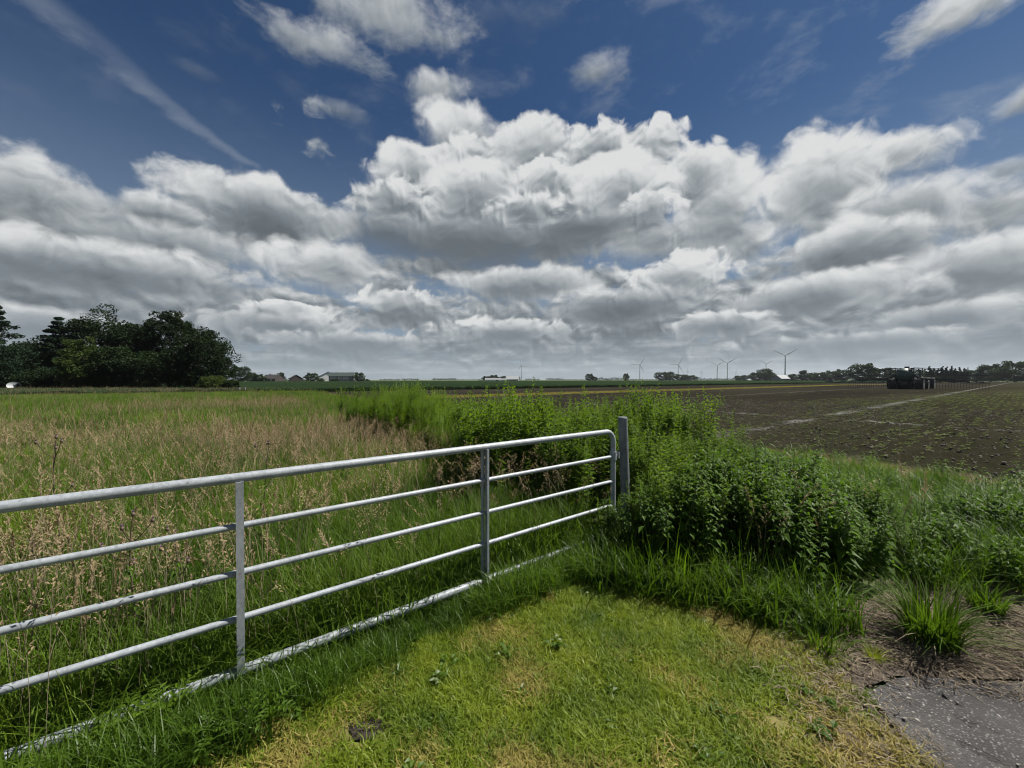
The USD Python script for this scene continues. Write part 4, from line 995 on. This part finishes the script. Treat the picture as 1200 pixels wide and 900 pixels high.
def far_wood(label, px0, px1, ytop, Y, seed):
    r = R(seed); x0, x1 = at(px0, Y)[0], at(px1, Y)[0]; h = EYE-(ytop-445)/FPX*Y; n = int(max(6, (x1-x0)/h*4)); C, S = [], []
    for x in np.linspace(x0, x1, n):
        hh = h*r.uniform(.6, 1.0)
        for k in range(7): C.append([x+r.normal(0, h*.2), Y+r.normal(0, h*.4), hh*r.uniform(.12, .82)]); S.append(hh*.22)
    tag(obj('distant_wood', leafage(np.array(C), np.array(S), 26, h*.045, r), M['far_tree']), label, 'wood', kind='stuff')
for i, (x0, x1, yt, Y, lb) in enumerate([
    (445, 468, 443.2, 900, 'low dark wood on the horizon right of the left farm'), (471, 490, 442.8, 900, 'second low wood on the horizon right of the left farm'), (507, 534, 442.2, 850, 'longest low wood left of the far white farm'), (530, 566, 444.2, 1500, 'very faint line of trees left of the far white farm'),
    (616, 632, 443, 900, 'low wood right of the far white farm turbine'), (641, 659, 442, 850, 'low wood midway between the far farm and the lone tree'), (660, 690, 444, 1300, 'faint low trees left of the lone tree'), (700, 733, 441, 650, 'low wood between the lone tree and the second turbine'),
    (737, 770, 443.6, 1200, 'faint low wood around the second turbine'), (816, 862, 442.5, 1000, 'faint low wood under the pair of turbines'), (560, 610, 444.3, 700, 'low hedge behind the far white farm'), (940, 1000, 440, 650, 'far wood behind the small dark tractor'), (1130, 1215, 436, 420, 'far wood behind the trees at the right edge'), (300, 360, 443, 380, 'low growth between the left farmhouses'), (1000, 1095, 438.5, 480, 'far wood behind the slurry spreader')]): far_wood(lb, x0, x1, yt, Y, 1100+i)

# ---------------------------------------------------------------- farms
def gable(w, d, e, p, over=.3, along='x'):
    """Walls with gables, and two roof slabs: width w (x), depth d (y), eaves e, ridge p."""
    import shapely
    prof = [(-d/2, 0), (d/2, 0), (d/2, e), (0, p), (-d/2, e)]
    wall = trimesh.creation.extrude_polygon(shapely.Polygon(prof), w)                 # along z
    T = np.array([[0, 0, 1, -w/2], [1, 0, 0, 0], [0, 1, 0, 0], [0, 0, 0, 1.]]); wall.apply_transform(T)
    s = (p-e)/(d/2); o = d/2+over; th = .22; roofs = []
    for sg in (-1, 1):
        q = [(0, p+.03), (sg*o, p+.03-s*o), (sg*o, p+.03-s*o+th), (0, p+.03+th)]; m = trimesh.creation.extrude_polygon(shapely.Polygon(q), w+2*over); m.apply_transform(np.array([[0, 0, 1, -w/2-over], [1, 0, 0, 0], [0, 1, 0, 0], [0, 0, 0, 1.]])); roofs.append(m)
    return wall, roofs


def house(name, label, px, Y, rot, w, d, e, p, wall_m, roof_m, wins=(), doors=(), chim=None, win_m='white_paint', gwin=()):
    t = thing(name, label, 'building', (*at(px, Y), 0), rot); wl, rf = gable(w, d, e, p)
    obj('wall', wl, M[wall_m], t); rr = [obj('roof', m, M[roof_m], t) for m in rf]
    for x, z, ww, hh in wins:
        f = obj('window', box(x-ww/2, x+ww/2, -d/2-.08, -d/2+.05, z, z+hh), M[win_m], t)
        if win_m != 'glass': obj('pane', box(x-ww/2+.12, x+ww/2-.12, -d/2-.10, -d/2-.05, z+.12, z+hh-.12), M['roof_pale' if win_m == 'white_paint' else 'glass'], f)
    for y, z, ww, hh in gwin:
        f = obj('window', box(-w/2-.08, -w/2+.05, y-ww/2, y+ww/2, z, z+hh), M['white_paint'], t); obj('pane', box(-w/2-.10, -w/2-.05, y-ww/2+.12, y+ww/2-.12, z+.12, z+hh-.12), M['glass'], f)
    for x, ww, hh, ma in doors: obj('door', box(x-ww/2, x+ww/2, -d/2-.12, -d/2+.05, 0, hh), M[ma], t)
    if chim: obj('chimney', box(chim-.4, chim+.4, -.4, .4, p-.8, p+.9), M['brick'], t)
    return t
house('farmhouse', 'farmhouse with large dark brown roof left of the other farm buildings', 320, 330, -.25, 14.5, 10, 2.4, 5.8, 'brick', 'roof_brown', [(-4, 1, 1.4, 1.1), (3, 1, 1.4, 1.1)], [(0, 1, 2, 'dark_paint')], chim=-3.)
house('farmhouse', 'smaller brown farmhouse with low hipped gable between house and dark tree', 346.5, 335, -.9, 9.5, 9.5, 2.6, 5.6, 'brick', 'roof_brown', [(-2.5, 1, 1.3, 1.2), (2, 1, 1.3, 1.2)], [(0, 1, 2, 'white_paint')], gwin=[(-1.5, 1, 1.2, 1.2), (1.5, 1, 1.2, 1.2)])
house('white_barn', 'white barn with tall pale gable end and grey door', 384.5, 340, 2.03, 16, 20, 3.0, 8.4, 'white_paint', 'roof_brown', gwin=())
t = house('farm_building', 'dark building with green roof and three white windows', 402, 328, .05, 20, 9, 4.6, 7.6, 'grey_wall', 'roof_green', [(-6.5, 2.6, 3.6, 1.9), (-.9, 2.6, 2.6, 1.9), (3.8, 2.6, 3.8, 1.9)], [(8, 1.1, 2.2, 'dark_paint')])
house('white_shed', 'low white shed at the left of the far white farm', 577.5, 540, .0, 21, 8, 1.8, 3.4, 'white_wall', 'roof_pale', [(-6, .8, 2, 1), (0, .8, 2, 1)], [(6, 3, 2, 'dark_paint')])
house('white_roofed_barn', 'far barn with large white sloping roof', 601, 545, -.15, 17, 14, 2.2, 6.6, 'grey_wall', 'roof_pale', [(-4, .6, 2, 1)], [(3, 3.2, 2.1, 'dark_paint')])
house('white_shed', 'tiny white shed at the right end of the far white farm', 590, 530, .0, 8, 6, 1.8, 3.0, 'white_wall', 'roof_pale', [(-2, .7, 1, .8)], [(1, 1, 1.6, 'dark_paint')])
house('pale_roofed_barn', 'barn with pale sloping roof among trees under the sixth turbine', 915, 465, .35, 15, 12, 2.8, 7.2, 'grey_wall', 'roof_pale', [(-4, .9, 2, 1.2)], [(3, 3.2, 2.4, 'dark_paint')])

# ---------------------------------------------------------------- wind turbines
def blade(L):
    t = np.linspace(0, 1, 9); ch = np.interp(t, [0, .06, .2, 1], [.022, .026, .075, .012])*L; th = ch*np.interp(t, [0, .1, 1], [.9, .4, .15]); tw = np.interp(t, [0, 1], [.35, .02])
    rings = []
    for k in range(9):
        a = np.linspace(0, 2*np.pi, 9)[:-1]; x = np.cos(a)*ch[k]/2+ch[k]*.15; y = np.sin(a)*th[k]/2; rings.append(np.column_stack([x*math.cos(tw[k])-y*math.sin(tw[k]), x*math.sin(tw[k])+y*math.cos(tw[k]), np.full(8, t[k]*L)]))
    v = np.vstack(rings+[[[0, 0, L*1.004]]]); f = [[i*8+j, i*8+(j+1) % 8, (i+1)*8+(j+1) % 8] for i in range(8) for j in range(8)]+[[i*8+j, (i+1)*8+(j+1) % 8, (i+1)*8+j] for i in range(8) for j in range(8)]+[[64+j, 64+(j+1) % 8, 72] for j in range(8)]
    return trimesh.Trimesh(v, f, process=False)


def turbine(label, px, hub, blade_px, ang, yaw, H=78.):
    Y = H*FPX/(445-hub) if H else 0; L = blade_px/FPX*Y; x, y = at(px, Y); t = thing('wind_turbine', label, 'wind turbine', (x, y, 0), math.atan2(-x, y)*1.0+yaw, 'wind turbines on the horizon' if 'faint' in label else None); hh = H+EYE
    obj('tower', tube([(0, 0, z) for z in np.linspace(0, hh-1.2, 8)], np.linspace(.030, .016, 8)*H, 18), M['turbine'], t, 40)
    nac = trimesh.creation.box([.045*H, .12*H, .048*H]); nac.apply_translation([0, .028*H, hh]); obj('nacelle', nac, M['turbine'], t)
    hubm = trimesh.creation.icosphere(2, .024*H); hubm.vertices = hubm.vertices*[1, 1.3, 1]+[0, -.05*H, hh]; hu = obj('hub', hubm, M['turbine'], t, True)
    for k in range(3):
        b = blade(L); b.apply_transform(trimesh.transformations.rotation_matrix(math.radians(ang+120*k), [0, 1, 0])); b.apply_translation([0, -.05*H, hh]); obj('blade', b, M['turbine'], t, 40)
turbine('small pale turbine just right of the far white farm', 611, 428.6, 7.2, -20, .2)
turbine('second turbine, one blade level to the left, blocky tree beside it', 749.8, 427.3, 10.5, 33, .15)
turbine('third turbine, above the dark clump of trees', 794.7, 427.3, 10.5, 30, .2)
turbine('left and smaller one of the close pair of turbines', 840.4, 428, 9.0, 58, .2)
turbine('right and nearer one of the close pair of turbines, arms raised like a Y', 852.3, 425.3, 12.0, 60, -.1)
turbine('turbine standing behind the trees of the pale roofed farm', 897.6, 426.4, 8.5, 62, .1)
turbine('largest turbine, above the pale roofed barn', 920, 416.6, 14.0, 58, .1)
turbine('faint tiny turbine between the third turbine and the pair', 822, 436, 4.5, 10, .3)
turbine('faint tiny turbine just right of the pair', 862, 436, 4.5, 25, .3)
turbine('faint tiny turbine right of the third turbine', 805.5, 434.5, 4.5, 5, .3)
turbine('faint tiny turbine left of the large round tree', 996.7, 433, 4.0, 8, .2)
turbine('faint turbine above the trees at the right', 1146, 430, 5.0, 0, .3)

# ---------------------------------------------------------------- the slurry spreader at work
SP = at(1060, 66); ROT = math.atan2(.6, .8)                          # it drives along the rows, away from the camera
sp = thing('slurry_spreader', 'dark slurry spreader with wide boom and rows of drop hoses', 'farm machine', (*SP, 0), ROT-math.pi/2)
# own frame: y forward (along the rows), x to the right
def wheel(x, y, rad, w):
    t = trimesh.creation.cylinder(rad, w, sections=36); t.apply_transform(trimesh.transformations.rotation_matrix(math.pi/2, [0, 1, 0])); t.apply_translation([x, y, rad]); tor = [t]
    for k in range(22):
        a = k*2*math.pi/22
        for s in (-1, 1):
            l = trimesh.creation.box([w*.5, .09, .07]); l.apply_transform(trimesh.transformations.rotation_matrix(s*.5, [0, 0, 1])); l.apply_translation([s*w*.24, 0, rad+.02]); l.apply_transform(trimesh.transformations.rotation_matrix(a+s*.07, [1, 0, 0])); l.apply_translation([x, y, rad]); tor.append(l)
    wh = obj('wheel', join(tor), M['rubber'], sp)
    rim = trimesh.creation.cylinder(rad*.55, w+.02, sections=24); rim.apply_transform(trimesh.transformations.rotation_matrix(math.pi/2, [0, 1, 0])); rim.apply_translation([x, y, rad]); obj('rim', rim, M['dark_paint'], wh)
for x in (-1.75, .15): wheel(x+.3, -.2, .95, 1.15)
wheel(1.75, .1, .95, 1.1); wheel(-1.2, 5.2, .95, .8); wheel(1.9, 5.2, 1.0, .8); wheel(2.2, 9.4, 1.0, .8); wheel(-.6, 9.4, 1.0, .8)
obj('chassis', join([box(-1.3, 1.8, -.8, 10, 1.0, 1.3), box(-.3, .6, -1.6, -.8, .8, 1.6)]), M['dark_paint'], sp)
tk = trimesh.creation.capsule(5.0, 1.12, count=[20, 28]); tk.apply_transform(trimesh.transformations.rotation_matrix(-math.pi/2, [1, 0, 0])); tk.apply_translation([.2, .9, 2.45]); tank = obj('tank', tk, M['green_paint'], sp, 40)
for y in (.4, 2.4, 4.6): obj('band', tube([(.2+1.14*math.cos(a), y, 2.45+1.14*math.sin(a)) for a in np.linspace(0, 2*math.pi, 25)], .04, 6), M['dark_paint'], tank)
obj('hatch', tube([(.2, .5, 3.5), (.2, .5, 3.85)], .32, 16), M['dark_paint'], tank)
cab = obj('cab', join([box(-.55, 1.15, 7.4, 9.2, 1.5, 2.3), box(-.5, 1.1, 7.45, 9.15, 3.3, 3.42), box(-.5, -.42, 7.45, 7.55, 2.3, 3.3), box(1.02, 1.1, 7.45, 7.55, 2.3, 3.3), box(-.5, -.42, 9.05, 9.15, 2.3, 3.3), box(1.02, 1.1, 9.05, 9.15, 2.3, 3.3)]), M['green_paint'], sp); obj('window', box(-.4, 1.0, 7.5, 7.53, 2.32, 3.28), M['glass'], cab)
obj('bonnet', box(-.3, .9, 9.22, 11.2, 1.3, 2.2), M['green_paint'], sp); obj('exhaust', tube([(1.05, 9.4, 1.8), (1.05, 9.4, 3.7)], .06, 8), M['dark_paint'], sp)
yb = -1.7                                                             # the boom hangs at the rear
obj('boom_mast', join([bar((-.9, yb, .9), (-.9, yb, 3.5), .12), bar((1.3, yb, .9), (1.3, yb, 3.5), .12), bar((-.9, yb, 3.5), (1.3, yb, 3.5), .12), bar((-.9, yb, 2.2), (1.3, yb, 2.2), .14), bar((-.9, yb, 2.2), (1.3, yb, 3.5), .1), bar((1.3, yb, 2.2), (-.9, yb, 3.5), .1), bar((-.9, yb, 3.0), (-.5, .2, 2.4), .12), bar((1.3, yb, 3.0), (.9, .2, 2.4), .12)]), M['dark_paint'], sp)
obj('distributor', tube([(-.3, yb-.05, 2.75), (-.3, yb-.05, 3.35)], .42, 18), M['dark_paint'], sp); obj('distributor', tube([(.75, yb-.05, 2.75), (.75, yb-.05, 3.35)], .42, 18), M['dark_paint'], sp)
W = 8.9
for s in (-1, 1):
    c = .2; X = lambda k: c+s*(1.0+(W-1.0)*k)
    ms = []
    for y in (yb-.25, yb+.25):
        ms += [bar((X(0), y, 2.5), (X(1), y, 2.2), .09), bar((X(0), y, 3.5), (X(.62), y, 2.9), .08), bar((X(.62), y, 2.9), (X(1), y, 2.2), .07)]
        ks = np.linspace(0, .62, 8)
        for k0, k1 in zip(ks[:-1], ks[1:]): ms += [bar((X(k0), y, 2.5-.3*k0), (X(k1), y, 3.5-.6*k1/.62), .05), bar((X(k1), y, 2.5-.3*k1), (X(k1), y, 3.5-.6*k1/.62), .05)]
        for k in np.linspace(.7, .95, 4): ms.append(bar((X(k), y, 2.5-.3*k), (X(k), y, 2.9-.7*(k-.62)/.38), .04))
    obj('boom_wing', join(ms), M['dark_paint'], sp)
    obj('folding_arm', join([bar((c+s*1.0, yb, 3.6), (c+s*4.4, yb, 3.35), .07), bar((c+s*4.4, yb, 3.35), (c+s*4.4, yb, 2.8), .05), bar((c+s*3.0, yb, 3.5), (c+s*3.0, yb, 2.8), .07)]), M['dark_paint'], sp)
    obj('boom_post', bar((c+s*6.9, yb, 2.2), (c+s*6.9, yb, 3.5), .09), M['dark_paint'], sp)
    obj('hose_bar', bar((X(-.02), yb-.35, 1.15), (X(1.02), yb-.35, 1.1), .10), M['dark_paint'], sp)
    for k in range(27):
        x = X(k/26*1.02-.01)
        if k % 5 == 2: obj('hanger', bar((x, yb-.3, 1.15), (x, yb-.1, 2.6-.3*k/26), .05), M['dark_paint'], sp)
        obj('drop_hose', tube([(x, yb-.36, 1.15), (x, yb-.40, .5), (x, yb-.48, .04)], .021, 5), M['rubber'], sp)
    for k in np.linspace(.04, .96, 6):
        x0, x1 = c+s*.5, X(k); obj('feed_hose', tube([(x0, yb-.1, 3.1), (c+s*(1.2+k), yb-.3, 2.2-.6*k), ((x0+x1)/2, yb-.3, 1.75), (x1, yb-.36, 1.2)], .06, 6), M['rubber'], sp)
tr = thing('tractor', 'small dark tractor far off left of the spreader', 'tractor', (*at(974, 200), 0), -.9)
obj('body', join([box(-.5, .5, 0, 2.2, .9, 1.7), box(-.75, .75, -1.6, .1, .8, 1.5)]), M['green_paint'], tr); cb = obj('cab', join([box(-.75, .75, -1.5, .05, 2.6, 2.75), box(-.75, -.65, -1.5, -1.4, 1.5, 2.6), box(.65, .75, -1.5, -1.4, 1.5, 2.6), box(-.75, -.65, -.05, .05, 1.5, 2.6), box(.65, .75, -.05, .05, 1.5, 2.6)]), M['dark_paint'], tr); obj('window', box(-.64, .64, -1.46, -.0, 1.52, 2.58), M['glass'], cb)
for x, y, rad, w in ((-.9, -.8, .85, .5), (.9, -.8, .85, .5), (-.85, 1.6, .6, .4), (.85, 1.6, .6, .4)):
    m = trimesh.creation.cylinder(rad, w, sections=24); m.apply_transform(trimesh.transformations.rotation_matrix(math.pi/2, [0, 1, 0])); m.apply_translation([x, y, rad]); obj('wheel', m, M['rubber'], tr)
obj('implement', join([box(-1.6, 1.6, -3.4, -1.9, .4, 1.0), bar((0, -1.9, .8), (0, -1.5, .9), .12)]), M['dark_paint'], tr)

# ---------------------------------------------------------------- the air
def haze():
    x = 5100.; m = trimesh.creation.box([2*x, 2*x, 132.]); m.apply_translation([0, 0, 132/2-1.2]); return m


M['air'] = usdkit.material(stage, '/World/Looks/air', {'v': ('principled_volume', {'color': (.86, .92, 1.), 'density': .000045, 'anisotropy': .25})}, volume='v.volume')
tag(obj('haze', haze(), M['air']), 'thin pale haze over the far land', 'haze', kind='stuff')
